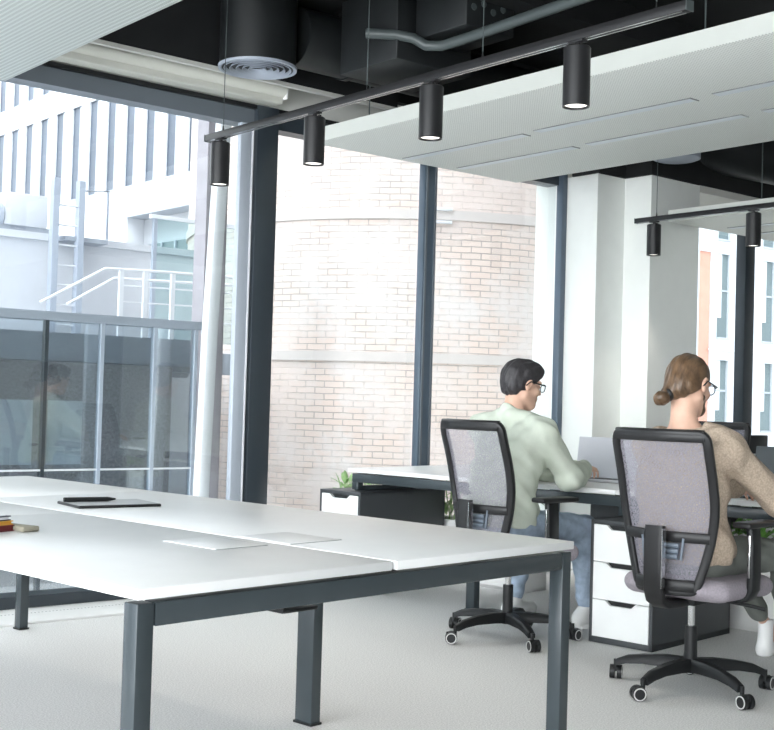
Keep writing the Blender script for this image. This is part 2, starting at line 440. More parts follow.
# windows of the long glass wall
def window(name, x0, x1, z0, z1, left, right, head, mats, pane=True):
    r = struct(thing(name, None, None, (0, 0, 0)))
    f = MB()
    f.bb(x0, x1, YW-.03, YW+.12, z0, z0+.075)
    f.build('bottom_rail', M['frame_dark'], r)
    f = MB(); f.bb(x0, x1, YW+.02, YW+.14, z1, 2.93); f.build('head_rail', head, r)
    f = MB(); f.bb(x0, x1, YW-.01, YW+.02, 2.905, 2.93); f.build('seal', M['black'], r)
    if left: MB().bb(left[0], left[1], YW-.02, YW+.08, z0, 2.93, .004).build('mullion', mats, r)
    if right: MB().bb(right[0], right[1], YW-.02, YW+.04, z0, 2.93, .004).build('mullion', M['frame_steel'], r)
    if pane: MB().bb(x0, x1, YW+.05, YW+.056, z0+.07, z1+.01).build('glass_pane', M['glass'], r)
    return r
w1 = window('window_1', .9, 4.08, 0, 2.81, (.8, .9), None, M['frame_grey'], M['frame_dark'])
f = MB(); f.bb(3.975, 4.05, YW-.005, YW+.04, .075, 2.81, .003); f.build('sash_profile', M['sash'], w1)
f = MB(); f.bb(4.052, 4.060, YW-.012, YW+.03, .075, 2.81); f.build('sash_seal', M['metal_w'], w1)
w2 = window('window_2', 4.235, 5.44, 0, 2.81, (4.08, 4.235), (5.44, 5.555), M['frame_dark'], M['frame_dark'])
f = MB(); f.bb(5.452, 5.468, YW-.03, YW-.018, .08, 2.81); f.bb(5.53, 5.545, YW-.03, YW-.018, .08, 2.81); f.build('cover_strip', M['frame_grey'], w2)
w3 = window('window_3', 5.555, 6.815, 0, 2.81, None, (6.815, 6.87), M['frame_dark'], M['frame_steel'])
w4 = struct(thing('window_4', None, None))
f = MB(); f.bb(7.762, 13.6, YW+.03, YW+.13, .79, .84); f.build('bottom_rail', M['frame_dark'], w4)
f = MB(); f.bb(7.762, 13.6, YW+.03, YW+.13, 2.81, 2.93); f.build('head_rail', M['frame_dark'], w4)
f = MB(); f.bb(9.19, 9.32, YW-.02, YW+.08, .79, 2.93, .004); f.build('mullion', M['frame_dark'], w4)
f = MB(); f.bb(9.33, 9.36, YW+.0, YW+.08, .79, 2.93, .004); f.build('sash_profile', M['frame_steel'], w4)
f = MB(); f.bb(9.18, 9.46, YW-.10, YW-.03, .79, .95, .006); f.build('window_restrictor', M['black'], w4)
MB().bb(7.762, 13.6, YW+.06, YW+.066, .84, 2.81).build('glass_pane', M['glass'], w4)
struct(MB().bb(1.2, 5.0, 5.975, 5.995, 3.035, 3.42).build('trim_8', M['black_ceil']))
struct(MB().bb(1.2, 5.0, 5.965, 5.998, 3.012, 3.034).build('trim_2', M['lintel']))
b = MB(); b.bb(4.27, 14, YW-.55, YW-.45, 3.16, 3.42); struct(b.build('trim_3', M['black_ceil']))

# roller blind above the left window
rb = thing('roller_blind', 'rolled-up cream roller blind along the top of the left window', 'blind', (2.7, YW-.11, 2.94))
MB().cyl((-1.4, 0, .085), (1.49, 0, .085), .058, seg=28).build('fabric_roll', M['cream'], rb)
MB().bb(-1.4, 1.485, -.02, .09, -.008, .07, .01).build('cassette', M['cream'], rb)
MB().bb(1.485, 1.505, -.05, .09, .02, .15, .012).build('end_bracket', M['strip'], rb)

# ------------------------------------------------------------------ suspended acoustic panels
def panel(label, x0, x1, y0, y1, z0, z1, m, slots, wires=()):
    p = thing('acoustic_panel', label, 'ceiling panel', ((x0+x1)/2, (y0+y1)/2, z0))
    cx, cy = (x0+x1)/2, (y0+y1)/2
    MB().bb(x0-cx, x1-cx, y0-cy, y1-cy, 0, z1-z0, .004).build('board', m, p)
    e = MB(); e.bb(x0-cx-.003, x0-cx, y0-cy, y1-cy, .003, z1-z0-.003); e.build('edge_band', M['panel_plain'], p)
    for (sx, sy0, sy1) in slots:
        o = MB(); o.bb(sx-cx-.032, sx-cx+.032, sy0-cy, sy1-cy, -.003, .002); q = o.build('light_slot', M['slot'], p)
        d = MB(); d.bb(sx-cx-.036, sx-cx-.0322, sy0-cy, sy1-cy, -.0045, .002); d.bb(sx-cx-.036, sx-cx+.036, sy0-cy-.006, sy0-cy-.0002, -.0045, .002); d.build('slot_edge', M['slot_edge'], q)
    for (wx, wy) in wires:
        MB().cyl((wx-cx, wy-cy, z1-z0), (wx-cx, wy-cy, 3.42-z0), .004, seg=6).build('suspension_wire', M['duct_grey'], p)
    return p
panel('wide white perforated ceiling panel with slots hanging over the seated people', 4.39, 6.17, -3.2, 6.04, 2.72, 2.81, M['panel'],
      [(5.07, 3.738, 4.813), (5.535, 3.756, 4.829), (5.07, 2.3, 3.606), (5.53, 2.4, 3.628), (5.09, 4.919, 5.98), (5.54, 4.938, 5.95)],
      [(4.55, 5.7), (4.55, 3.3), (4.55, 1.2), (6.0, 5.0), (6.0, 2.2)])
panel('pale green-white ribbed ceiling panel in the upper left corner', .55, 2.42, -3.2, 5.99, 2.72, 2.81, M['panel_l'], [], [(2.2, 5.2), (2.2, 1.5)])
panel('white ceiling panel beyond the far black track by the right window', 7.27, 9.0, -1.2, 5.56, 2.525, 2.612, M['panel'],
      [(7.78, 3.3, 4.3), (8.15, 3.4, 4.4), (7.8, 4.45, 5.4), (8.17, 4.5, 5.4)], [(7.45, 4.9), (7.45, 4.55), (7.45, 2.5), (8.8, 4.9)])

# ------------------------------------------------------------------ track lights
def track(label, x, y0, y1, z, wires):
    t = thing('light_track', label, 'light track', (x, (y0+y1)/2, z)); cy = (y0+y1)/2
    MB().bb(-.019, .019, y0-cy, y1-cy, -.012, .022, .002).build('rail', M['black2'], t)
    g = MB(); g.bb(-.014, -.009, y0-cy+.02, y1-cy-.02, -.0135, -.012); g.bb(.009, .014, y0-cy+.02, y1-cy-.02, -.0135, -.012)
    g.build('conductor_strip', M['chrome'], t)
    MB().bb(-.02, .02, y1-cy, y1-cy+.004, -.013, .023).build('end_cap', M['duct_grey'], t)
    MB().bb(-.02, .02, y0-cy-.004, y0-cy, -.013, .023).build('end_cap', M['duct_grey'], t)
    for wy in wires:
        w = MB().cyl((0, wy-cy, .03), (0, wy-cy, 3.42-z), .0022, seg=6).build('suspension_wire', M['duct_grey'], t)
        MB().cyl((0, wy-cy, .02), (0, wy-cy, .05), .007, .003, seg=10).build('wire_grip', M['chrome'], w)
track('long black light track hanging across the room carrying four spotlights', 3.335, 2.485, 5.53, 2.5, (5.38, 4.2, 3.47, 2.62))
track('black light track with two spotlights in front of the white pillar', 6.99, 3.2, 5.63, 2.5, (5.45, 4.3))
def make_spot(label, loc, group):
    s = thing('spotlight', label, 'spotlight', loc, 0, group)
    a = MB(); a.bb(-.017, .017, -.035, .035, -.004, .012, .003); a.cyl((0, 0, -.0), (0, 0, -.022), .011, seg=12); a.build('mount', M['black2'], s)
    MB().bb(.011, .022, -.024, -.004, -.019, -.006, .002).build('clamp_screw', M['chrome'], s)
    MB().lathe([(0, -.018), (.045, -.018), (.0495, -.023), (.0495, -.238), (.046, -.238), (.043, -.226), (.0, -.226)], seg=36).build('body', M['black2'], s)
    MB().lathe([(0, -.228), (.042, -.228), (.042, -.230), (0, -.232)], seg=30).build('lens', M['lens'], s)
    return s
G = 'spotlights on the light tracks'
s0 = make_spot('black cylinder spotlight nearest the right end of the long track', (3.335, 2.975, 2.484), G)
for y, l in ((3.769, 'black cylinder spotlight against the front edge of the white panel'),
             (4.583, 'cylinder spotlight hanging in front of the brick wall'),
             (5.40, 'black cylinder spotlight at the left end of the long track')):
    dup(s0, (3.335, y, 2.484), 0, l, G)
dup(s0, (6.99, 5.47, 2.484), 0, 'small spotlight at the left end of the far track by the pillar', G)
dup(s0, (6.99, 4.655, 2.484), 0, 'far spotlight hanging before the right window mullion', G)

# ------------------------------------------------------------------ ducts under the black ceiling
d = thing('air_diffuser', 'black round air drum with a ringed grey outlet above the left window', 'air vent', (3.77, 5.74, 3.0))
MB().lathe([(.0, .012), (.185, .012), (.20, 0), (.215, .0), (.215, .42), (0, .42)], seg=48).build('drum', M['duct'], d)
rg = MB()
for r in (.04, .075, .11, .145, .178): rg.lathe([(r, .010), (r+.010, -.006), (r+.013, -.004), (r+.004, .011)], seg=40, ring=True)
rg.build('outlet_ring', M['metal_g'], d)
MB().lathe([(.200, .0), (.208, -.006), (.220, -.004), (.222, .01), (.205, .004)], seg=48, ring=True).build('rim', M['metal_g'], d)
e = thing('ventilation_duct', 'dark round duct running level behind the air drum', 'duct', (4.6, 5.7, 3.22))
MB().cyl((-.62, 0, 0), (1.6, -.02, 0), .17, seg=32).build('pipe', M['duct'], e)
MB().cyl((-.25, 0, 0), (-.21, 0, 0), .178, seg=32).build('collar', M['duct'], e)
e = tag(MB().box((4.43, 5.235, 3.2), (.55, .5, .42), bev=.01).build('fan_box', M['duct']), 'dark square fan box hung under the black ceiling', 'duct')
MB().bb(4.25, 4.6, 4.55, 4.95, 3.10, 3.42, .01).build('terminal_box', M['duct'])
tb_ = bpy.data.objects['terminal_box']; tag(tb_, 'dark equipment box with fittings at the bend of the ceiling pipe', 'duct')
for k in range(4): MB().cyl((4.3+.07*k, 4.545, 3.2+.03*(k % 2)), (4.3+.07*k, 4.55, 3.2+.03*(k % 2)), .018, seg=12).build('bolt', M['duct_grey'], tb_)
tag(MB().tube([(4.05, 5.12, 3.13), (4.16, 5.0, 3.12), (4.22, 4.93, 3.10), (4.27, 4.88, 3.06), (4.31, 4.80, 3.05), (4.33, 4.6, 3.06), (4.35, 3.4, 3.11), (4.37, 2.0, 3.16)], .028, 12).build('ceiling_pipe', M['duct_grey']),
    'bent grey pipe running under the black ceiling to the upper right', 'pipe')
for i, y in enumerate((2.2, 3.3, 4.4)):
    struct(MB().bb(2.5, 14, y, y+.14, 3.24, 3.42).build('trim_%d' % (4+i), M['black_ceil']))
e = thing('ventilation_duct', 'thick dark duct sagging above the right hand window', 'duct', (8.3, 5.35, 3.12))
MB().tube([(-.75, .55, .12), (-.35, .3, .08), (.1, 0, .0), (.6, -.3, -.0), (1.6, -.8, .05), (2.6, -1.2, .1)], .2, 24).build('pipe', M['duct'], e)
d2 = thing('air_diffuser', 'flat pale air outlet in the dark ceiling above the pillar', 'air vent', (7.19, 5.44, 2.95))
MB().lathe([(0, .0), (.14, .0), (.17, .012), (.17, .06), (0, .06)], seg=36).build('rim', M['metal_g'], d2)
MB().cyl((0, 0, .05), (0, 0, .46), .14, seg=32).build('drum', M['duct'], d2)

# ------------------------------------------------------------------ desks
def leg(root, x, y, z0, z1, wx=.045, wy=.05, m='anth'):
    o = MB().bb(x-wx/2, x+wx/2, y-wy/2, y+wy/2, z0+.006, z1, .003).build('leg', M[m], root)
    if z0 == 0: MB().bb(x-wx/2-.004, x+wx/2+.004, y-wy/2-.004, y+wy/2+.004, 0, .008).build('foot', M['black'], o)
    return o
bd = thing('bench_desk', 'large white four-place bench desk with dark steel legs in the foreground', 'desk', ORG, ROT)
def top(root, x0, x1, y0, y1):
    t = MB().bb(x0, x1, y0, y1, .716, .74, .002).build('tabletop', M['desk'], root)
    return t
LT = 3.215
top(bd, 0, .797, 0, 1.53); top(bd, 0, .797, 1.533, LT); top(bd, .812, 1.62, -.004, 2.17); top(bd, .812, 1.62, 2.173, LT)
def rail(root, name, x0, x1, y0, y1, z0, z1, m='anth'): return MB().bb(x0, x1, y0, y1, z0, z1, .003).build(name, M[m], root)
for y in (.004, LT-.054):
    rail(bd, 'end_beam', .05, 1.57, y, y+.045, .655, .707)
rail(bd, 'end_beam', .3, 1.5, .995, 1.045, .648, .700)
for x in (.30, .70, .87, 1.27): rail(bd, 'long_beam', x, x+.05, .05, LT-.05, .655, .699)
for y in (.1, 1.3, 3.0):
    for x in (.30, .70, .87, 1.27): MB().bb(x, x+.05, y, y+.05, .698, .717).build('spacer', M['black'], bd)
rail(bd, 'cable_tray', .74, .87, .35, 2.9, .56, .57, 'black'); rail(bd, 'cable_tray', .735, .74, .35, 2.9, .56, .65, 'black')
for (x, y) in ((.024, .029), (1.596, .029), (.024, LT-.029), (1.596, LT-.029)): leg(bd, x, y, 0, .707)
leg(bd, 1.475, 1.02, 0, .66, .045, .085); leg(bd, .15, 1.02, 0, .66, .045, .085)
for (x0, x1, y0, y1) in ((.565, .745, .44, .68), (.82, 1.02, .42, .66)):
    f = MB().bb(x0, x1, y0, y1, .7385, .7418, .001).build('cable_flap', M['desk'], bd)
    MB().bb(x0-.003, x1+.003, y0-.004, y0-.0005, .738, .7412).bb(x1+.0005, x1+.004, y0, y1, .738, .7412).build('flap_gap', M['slot_edge'], f)

# second bench, where the two people sit
S0 = 3.76; D = .8
b2 = thing('bench_desk', 'white bench desk row in the background at which two people work', 'desk', W(0, 0), ROT)
T0, T1, T2 = -.55, 1.22, 3.14
for x0, x1 in ((S0, S0+D-.01), (S0+D+.01, S0+2*D)):
    top(b2, x0, x1, T0, T1-.002); top(b2, x0, x1, T1+.002, T2)
rail(b2, 'long_beam', S0+.02, S0+.065, T0+.02, T2-.02, .655, .708); rail(b2, 'long_beam', S0+2*D-.065, S0+2*D-.02, T0+.02, T2-.02, .655, .708)
for y in (T2-.06, T1-.03, T0+.02): rail(b2, 'end_beam', S0+.05, S0+2*D-.05, y, y+.045, .655, .708)
leg(b2, S0+.05, T2-.04, .604, .70, .045, .055); leg(b2, S0+.05, T1-.03, .604, .70, .045, .055)
rail(b2, 'end_beam', S0+.05, S0+.55, T2-.06, T2-.015, .604, .632)
leg(b2, S0+.05, 2.17, 0, .66, .05, .06); leg(b2, S0+2*D-.05, 2.17, 0, .66, .05, .06)
for y in (T1, T2-.04): leg(b2, S0+2*D-.05, y, 0, .66)
rail(b2, 'cable_tray', S0+D-.08, S0+D+.08, -.3, .45, .62, .63, 'black'); 
leg(b2, S0+2*D-.05, T0+.04, 0, .66); leg(b2, S0+.05, T0+.04, 0, .66)

def pedestal(label, s, t, depth, wdt, mirror=False, n=3):
    p = thing('drawer_pedestal', label, 'drawer unit', W(s, t), ROT, 'dark drawer pedestals under the rear bench')
    b = MB(); b.bb(.012, depth, 0, .018, .0, .602, .002); b.bb(.012, depth, wdt-.018, wdt, .0, .602, .002)
    b.bb(0, depth, 0, wdt, .584, .602, .002); b.bb(.0, depth, 0, wdt, .0, .03, .002); b.bb(depth-.018, depth, 0, wdt, .0, .6)
    b.bb(.02, .04, .01, wdt-.01, .02, .59); b.bb(0, .02, 0, .016, 0, .602); b.bb(0, .02, wdt-.016, wdt, 0, .602)
    b.build('body', M['anth_panel'], p)
    h = (.584-.032)/n
    for k in range(n):
        z0 = .031+k*h; z1 = z0+h-.004; c = wdt/2
        poly = [(.019, z0), (wdt-.019, z0), (wdt-.019, z1), (c+.085, z1), (c+.06, z1-.022), (c-.06, z1-.022), (c-.085, z1), (.019, z1)]
        T = Matrix(((0, 0, 1, 0), (1, 0, 0, 0), (0, 1, 0, 0), (0, 0, 0, 1)))
        dr = MB().prism(poly, -.002, .016, T).build('drawer', M['drawer'], p, smooth=0)
        MB().bb(.014, .02, c-.08, c+.08, z1-.024, z1-.001).build('handle_recess', M['black'], dr)
    return p
pedestal('dark pedestal with three white drawers beside the front office chair', 3.58, .885, .77, .355)
pedestal('dark pedestal with white drawers at the left end of the rear bench', 3.70, 2.965, .78, .35)
tag(MB().bb(0, .5, 0, .6, 0, .56, .004).build('low_cabinet', M['anth_panel']), 'dark low cabinet under the far side of the rear bench', 'cabinet')
lc = bpy.data.objects['low_cabinet']; lc.location = W(4.78, 1.45); lc.rotation_euler = (0, 0, ROT)

# planters between the desk rows
def planter(label, s, t0, t1, zt, leafm, n, hgt, spread, count):
    p = thing('planter_trough', label, 'planter', W(s, (t0+t1)/2), ROT); L = (t1-t0)/2
    b = MB(); b.bb(-.12, -.105, -L, L, 0, zt, .003); b.bb(.105, .12, -L, L, 0, zt, .003); b.bb(-.12, .12, -L, -L+.015, 0, zt, .003); b.bb(-.12, .12, L-.015, L, 0, zt, .003); b.bb(-.12, .12, -L, L, 0, .02)
    b.build('trough', M['planter'], p)
    MB().bb(-.106, .106, -L+.014, L-.014, zt-.06, zt-.03).build('soil', M['soil'], p)
    for i in range(n):
        y = -L+.1+(2*L-.2)*i/(n-1); m = MB()
        for k in range(count):
            a = random.uniform(0, 6.283); el = random.uniform(.2, 1.4)
            base = V((random.uniform(-.05, .05), y+random.uniform(-.06, .06), zt-.03+random.uniform(0, hgt)))
            m.leaf(base, (math.cos(a)*math.cos(el), math.sin(a)*math.cos(el), math.sin(el)), random.uniform(.06, .13)*spread, random.uniform(.02, .04)*spread, random.uniform(.1, .6))
        for k in range(5): m.cyl((random.uniform(-.03, .03), y, zt-.05), (random.uniform(-.05, .05), y+random.uniform(-.05, .05), zt+hgt), .003, seg=5)
        m.build('plant', M[leafm], p)
    return p
planter('white plant trough with dense green leaves behind the front seated person', 4.62, .1, 1.15, .44, 'leaf', 6, .14, 1.0, 70)
planter('white plant trough with pale leaves at the left end of the rear bench', 4.64, 2.35, 4.15, .40, 'leaf_p', 9, .2, 1.15, 34)

# ------------------------------------------------------------------ things on the desks
cb = thing('tablet', 'flat grey tablet lying on the far half of the foreground bench', 'tablet', W(1.07, 1.70, .7404), ROT-.2)
MB().bb(-.16, .16, -.11, .11, .0, .010, .003).build('shell', M['black2'], cb)
MB().bb(-.155, .155, -.105, .105, .0102, .0112).build('screen', M['tablet'], cb)
pn = thing('pen', 'black marker pen lying across the grey tablet', 'pen', W(1.015, 1.75, .7602), ROT-.3)
MB().cyl((-.095, 0, 0), (.07, 0, 0), .0085, seg=14).build('barrel', M['black'], pn); MB().cyl((.07, 0, 0), (.10, 0, 0), .0085, .003, seg=14).build('tip', M['black2'], pn)
def book(label, s, t, z, l, wd, h, rz, cover):
    b = thing('book', label, 'book', W(s, t, z), ROT+rz, 'books stacked at the left edge of the bench')
    MB().bb(-l/2, l/2, -wd/2, wd/2, 0, .003).bb(-l/2, l/2, -wd/2, wd/2, h-.003, h).bb(-l/2, -l/2+.003, -wd/2, wd/2, 0, h).build('cover', M[cover], b)
    MB().bb(-l/2+.003, l/2-.004, -wd/2+.004, wd/2-.004, .003, h-.003).build('pages', M['page' if cover == 'navy' else cover], b)
book('dark red book at the bottom of the stack on the foreground bench', .195, 1.25, .7402, .24, .32, .018, .25, 'red')
book('yellow book in the middle of the stack on the foreground bench', .193, 1.25, .7584, .235, .315, .012, .28, 'yellow')
book('dark blue book with pale cover sheet on top of the stack', .19, 1.255, .7706, .235, .31, .014, .27, 'navy')
tag(MB().prism([(0, 0), (.12, .01), (.115, .04), (0, .06)], 0, .016, None, .004).build('felt_pouch', M['khaki']), 'small khaki felt pouch beside the stacked books', 'pouch')
o = bpy.data.objects['felt_pouch']; o.location = W(.405, 1.075, .7402); o.rotation_euler = (0, 0, ROT+1.70)
sh = tag(MB().bb(-.105, .105, -.148, .148, 0, .001).build('paper_sheet', M['page']), 'pale sheet of paper lying on the topmost book', 'paper'); sh.location = W(.188, 1.255, .7850); sh.rotation_euler = (0, 0, ROT+.3)

def laptop(label, s, t, rz, mbody, mlid, tilt=18, wd=.33, dp=.23, screen=None):
    l = thing('laptop', label, 'laptop', W(s, t, .7405), ROT+rz)      # origin at the hinge, user on the -x side
    MB().bb(-dp, 0, -wd/2, wd/2, .002, .014, .004).build('base', M[mbody], l)
    k = MB()
    for r in range(5):
        for c in range(13): k.bb(-.05-.022*r-.018, -.05-.022*r, -.14+c*.0215, -.14+c*.0215+.018, .0138, .0155)
    k.build('keyboard', M['black'], l)
    R = Matrix.Rotation(math.radians(tilt), 3, 'Y'); hh = .238
    c = R @ V((.004, 0, hh/2)); MB().box(c+V((0, 0, .012)), (.007, wd, hh), R, .003).build('lid', M[mlid], l)
    c2 = R @ V((-.0005, 0, hh/2)); MB().box(c2+V((0, 0, .012)), (.001, wd-.012, hh-.012), R).build('screen', M[screen or mlid], l)
    MB().cyl((0, -wd/2+.03, .012), (0, wd/2-.03, .012), .006, seg=10).build('hinge', M[mbody], l)
    return l
C1 = (3.42, 1.66); C2 = (3.10, .40)     # where the two people sit, in bench coordinates
K1 = (3.31, 1.54); K2 = (3.035, .375)     # their chairs
laptop('open silver laptop in front of the person in the sage green sweater', C1[0]+.98, C1[1]+.04, .26, 'silver', 'silver_lid', 14, .36)
laptop('open dark laptop at the right edge, used by the person in beige', C2[0]+1.02, C2[1]+.09, -.02, 'lap_dark', 'lap_dark', 12, .36, .25)

# ------------------------------------------------------------------ office chair (faces +x)
def make_chair(label, loc, rz, group, yaw_base=.35):
    c = thing('office_chair', label, 'chair', loc, rz, group)
    b = MB().cyl((0, 0, .075), (0, 0, .13), .036, seg=24).build('base_hub', M['black'], c)
    for k in range(5):
        a = yaw_base+k*2*math.pi/5; dx, dy = math.cos(a), math.sin(a)
        pts = [(dx*r, dy*r, z) for r, z in ((.02, .105), (.10, .108), (.20, .103), (.27, .092), (.315, .075))]
        arm = MB()
        bm_ = bmesh.new(); rings = []
        for (x, y, z), hw, hh in zip(pts, (.030, .027, .023, .021, .018), (.026, .024, .019, .017, .014)):
            n = V((-dy, dx, 0)); p = V((x, y, z)); r = []
            for uu, vv in ((-1, -1), (1, -1), (1, .35), (.6, 1), (-.6, 1), (-1, .35)): r.append(bm_.verts.new(p+n*uu*hw+V((0, 0, vv*hh))))
            rings.append(r)
        for A, B in zip(rings, rings[1:]):
            for q in range(6): bm_.faces.new((A[q], A[(q+1) % 6], B[(q+1) % 6], B[q]))
        bm_.faces.new(rings[0][::-1]); bm_.faces.new(rings[-1]); bmesh.ops.recalc_face_normals(bm_, faces=bm_.faces)
        arm._add(bm_); arm.build('base_arm', M['black'], c, 50)
        cx, cy = dx*.322, dy*.322; sw = a+1.1+.7*k
        ux, uy = math.cos(sw), math.sin(sw); wx, wy = cx-ux*.018, cy-uy*.018; nx, ny = -uy, ux
        cs = MB(); cs.cyl((cx, cy, .045), (cx, cy, .085), .009, seg=10)
        cs.cyl((wx-nx*.025, wy-ny*.025, .029), (wx-nx*.006, wy-ny*.006, .029), .029, seg=22)
        cs.cyl((wx+nx*.006, wy+ny*.006, .029), (wx+nx*.025, wy+ny*.025, .029), .029, seg=22)
        cs.box((wx, wy, .045), (.05, .012, .025), Matrix.Rotation(sw, 3, 'Z'), .004)
        ca = cs.build('caster', M['black'], c)
        for sgn in (-1, 1):
            rm = MB(); q0 = V((wx, wy, .029))+V((nx, ny, 0))*sgn*.0252
            rm.lathe([(.021, 0), (.026, .0), (.026, .0012), (.021, .0012)], q0, 22, V((nx, ny, 0))*sgn, True)
            rm.build('rim', M['rim'], ca)
    MB().cyl((0, 0, .12), (0, 0, .265), .027, .025, 24).build('column_sleeve', M['black'], c)
    MB().cyl((0, 0, .26), (0, 0, .385), .0145, seg=20).build('gas_column', M['chrome'], c)
    m = MB().box((.0, 0, .385), (.20, .14, .05), None, .012).build('tilt_mechanism', M['black'], c)
    MB().tube([(.02, -.06, .385), (.03, -.16, .38), (.04, -.25, .372), (.05, -.30, .365)], .008, 8).build('lever', M['black'], m)
    # seat
    sd = SDF((-.29, -.29, .37), (.33, .29, .51), .009)
    for x in (-.10, .0, .10, .2):
        sd.ell((x, -.10, .440), (.12, .135, .042), k=.03); sd.ell((x, .10, .440), (.12, .135, .042), k=.03)
    sd.cap((.22, -.18, .428), (.22, .18, .428), .036, k=.03); sd.cap((-.14, -.17, .438), (-.14, .17, .438), .038, k=.03)
    sd.cap((-.12, -.20, .436), (.22, -.205, .434), .036, k=.03); sd.cap((-.12, .20, .436), (.22, .205, .434), .036, k=.03)
    link('seat_cushion', sd.mesh('seat_cushion'), M['seat'], c, 180)
    MB().box((.05, 0, .404), (.34, .36, .018), None, .008).build('seat_shell', M['black'], c)
    # backrest
    def bp(u, v):     # u across -1..1, v up 0..1
        z = .435+.625*v
        hw = .125+.08*(1-(1-min(1, v*1.7))**1.6)
        x = -.235-.02*math.sin(v*math.pi*.9)*0 + .055*math.sin(math.pi*min(1, v*1.25))*.6 - .10*max(0, v-.25)**1.4*.6 - .035*(1-v)*0
        x = -.215 - .02*v + .03*math.sin(math.pi*min(1, v*1.1)) - .055*v*v
        return V((x - .045*(1-u*u)+.015, u*hw, z))
    def frame_pt(s):  # s 0..4 round the outline with rounded corners
        return s
    out = []
    n = 14
    for i in range(n+1): out.append(bp(-1+.0*i, .05+.88*i/n))
    for i in range(1, 6):
        a = i/6*math.pi/2; out.append(bp(-1+.14*(1-math.cos(a)), .93+.07*math.sin(a)))
    for i in range(n+1): out.append(bp(-.86+1.72*i/n, 1.0))
    for i in range(1, 6):
        a = i/6*math.pi/2; out.append(bp(.86+.14*math.sin(a), 1.0-.07*(1-math.cos(a))))
    for i in range(n+1): out.append(bp(1, .93-.88*i/n))
    for i in range(1, 4):
        a = i/4*math.pi/2; out.append(bp(1-.12*(1-math.cos(a)), .05-.05*math.sin(a)))
    for i in range(n+1): out.append(bp(.88-1.76*i/n, 0))
    for i in range(1, 4):
        a = i/4*math.pi/2; out.append(bp(-.88-.12*math.sin(a), 0+.05*(1-math.cos(a))))
    MB().tube(out, .016, 12, closed=True, flat=(.034, .036)).build('back_frame', M['black2'], c, 60)
    MB().tube([bp(-.95+1.9*i/12, 1.0)+V((0, 0, -.006)) for i in range(13)], .02, 12, flat=(.034, .05)).build('top_rail', M['black2'], c, 60)
    MB().grid(lambda u, v: bp(-1+2*u, .02+.97*v), 18, 22).build('mesh_panel', M['meshf'], c, 180)
    MB().tube([bp(-1+2*i/12, .345)-V((.014, 0, 0)) for i in range(13)], .02, 10, flat=(.02, .042)).build('cross_rail', M['black2'], c, 60)
    MB().tube([bp(-.95+1.9*i/12, .035)-V((.008, 0, 0)) for i in range(13)], .02, 10, flat=(.026, .05)).build('lower_rail', M['frame_steel'] if False else M['black2'], c, 60)
    lb = MB()
    for zz in (.22, .255, .29): lb.tube([bp(-.42+.84*i/8, zz)+V((-.02, 0, 0)) for i in range(9)], .011, 8)
    lb.tube([bp(-.5+.0*i, .2+.14*i/3)-V((.022, 0, 0)) for i in range(4)], .006, 6); lb.tube([bp(.5, .2+.14*i/3)-V((.022, 0, 0)) for i in range(4)], .006, 6)
    lb.build('lumbar_support', M['lumbar'], c, 60)
    MB().tube([(-.02, 0, .375), (-.16, 0, .372), (-.245, 0, .378), (-.285, 0, .40), (-.303, 0, .44), (-.308, 0, .52), (-.308, 0, .60), (-.302, 0, .695)], .02, 14, flat=(.082, .032)).build('back_bracket', M['black2'], c, 60)
    MB().bb(-.320, -.292, -.0435, -.0405, .45, .685).build('bracket_highlight', M['chrome'], c)  # bright strip put in for the highlight along the bracket's side
    for sg in (1, -1):
        y = .252*sg
        ar = MB().tube([(.04, sg*.13, .395), (.04, sg*.20, .393), (.04, sg*.235, .405), (.04, y, .44), (.035, y+.004*sg, .50), (.03, y+.006*sg, .61), (.03, y, .69)], .02, 12, flat=(.075, .03)).build('armrest', M['black'], c, 60)
        p = MB(); p.box((.06, y-.004*sg, .702), (.255, .085, .024), None, .011, 3); p.build('arm_pad', M['black2'], ar)
        MB().box((-.010, y+.003*sg, .575), (.004, .010, .17), None, .001).build('height_slide', M['chrome'], ar)
    return c
GC = 'black mesh-backed office chairs at the rear bench'
ch2 = make_chair('black mesh office chair in front, seat of the person in the beige sweater', W(*K2), ROT, GC, .54)
ch1 = dup(ch2, W(*K1), ROT-.14, 'black mesh office chair of the person in the sage green sweater', GC)
ch3 = dup(ch2, W(5.78, 1.85), ROT+math.pi+.1, 'empty black office chair on the far side of the rear bench', GC)

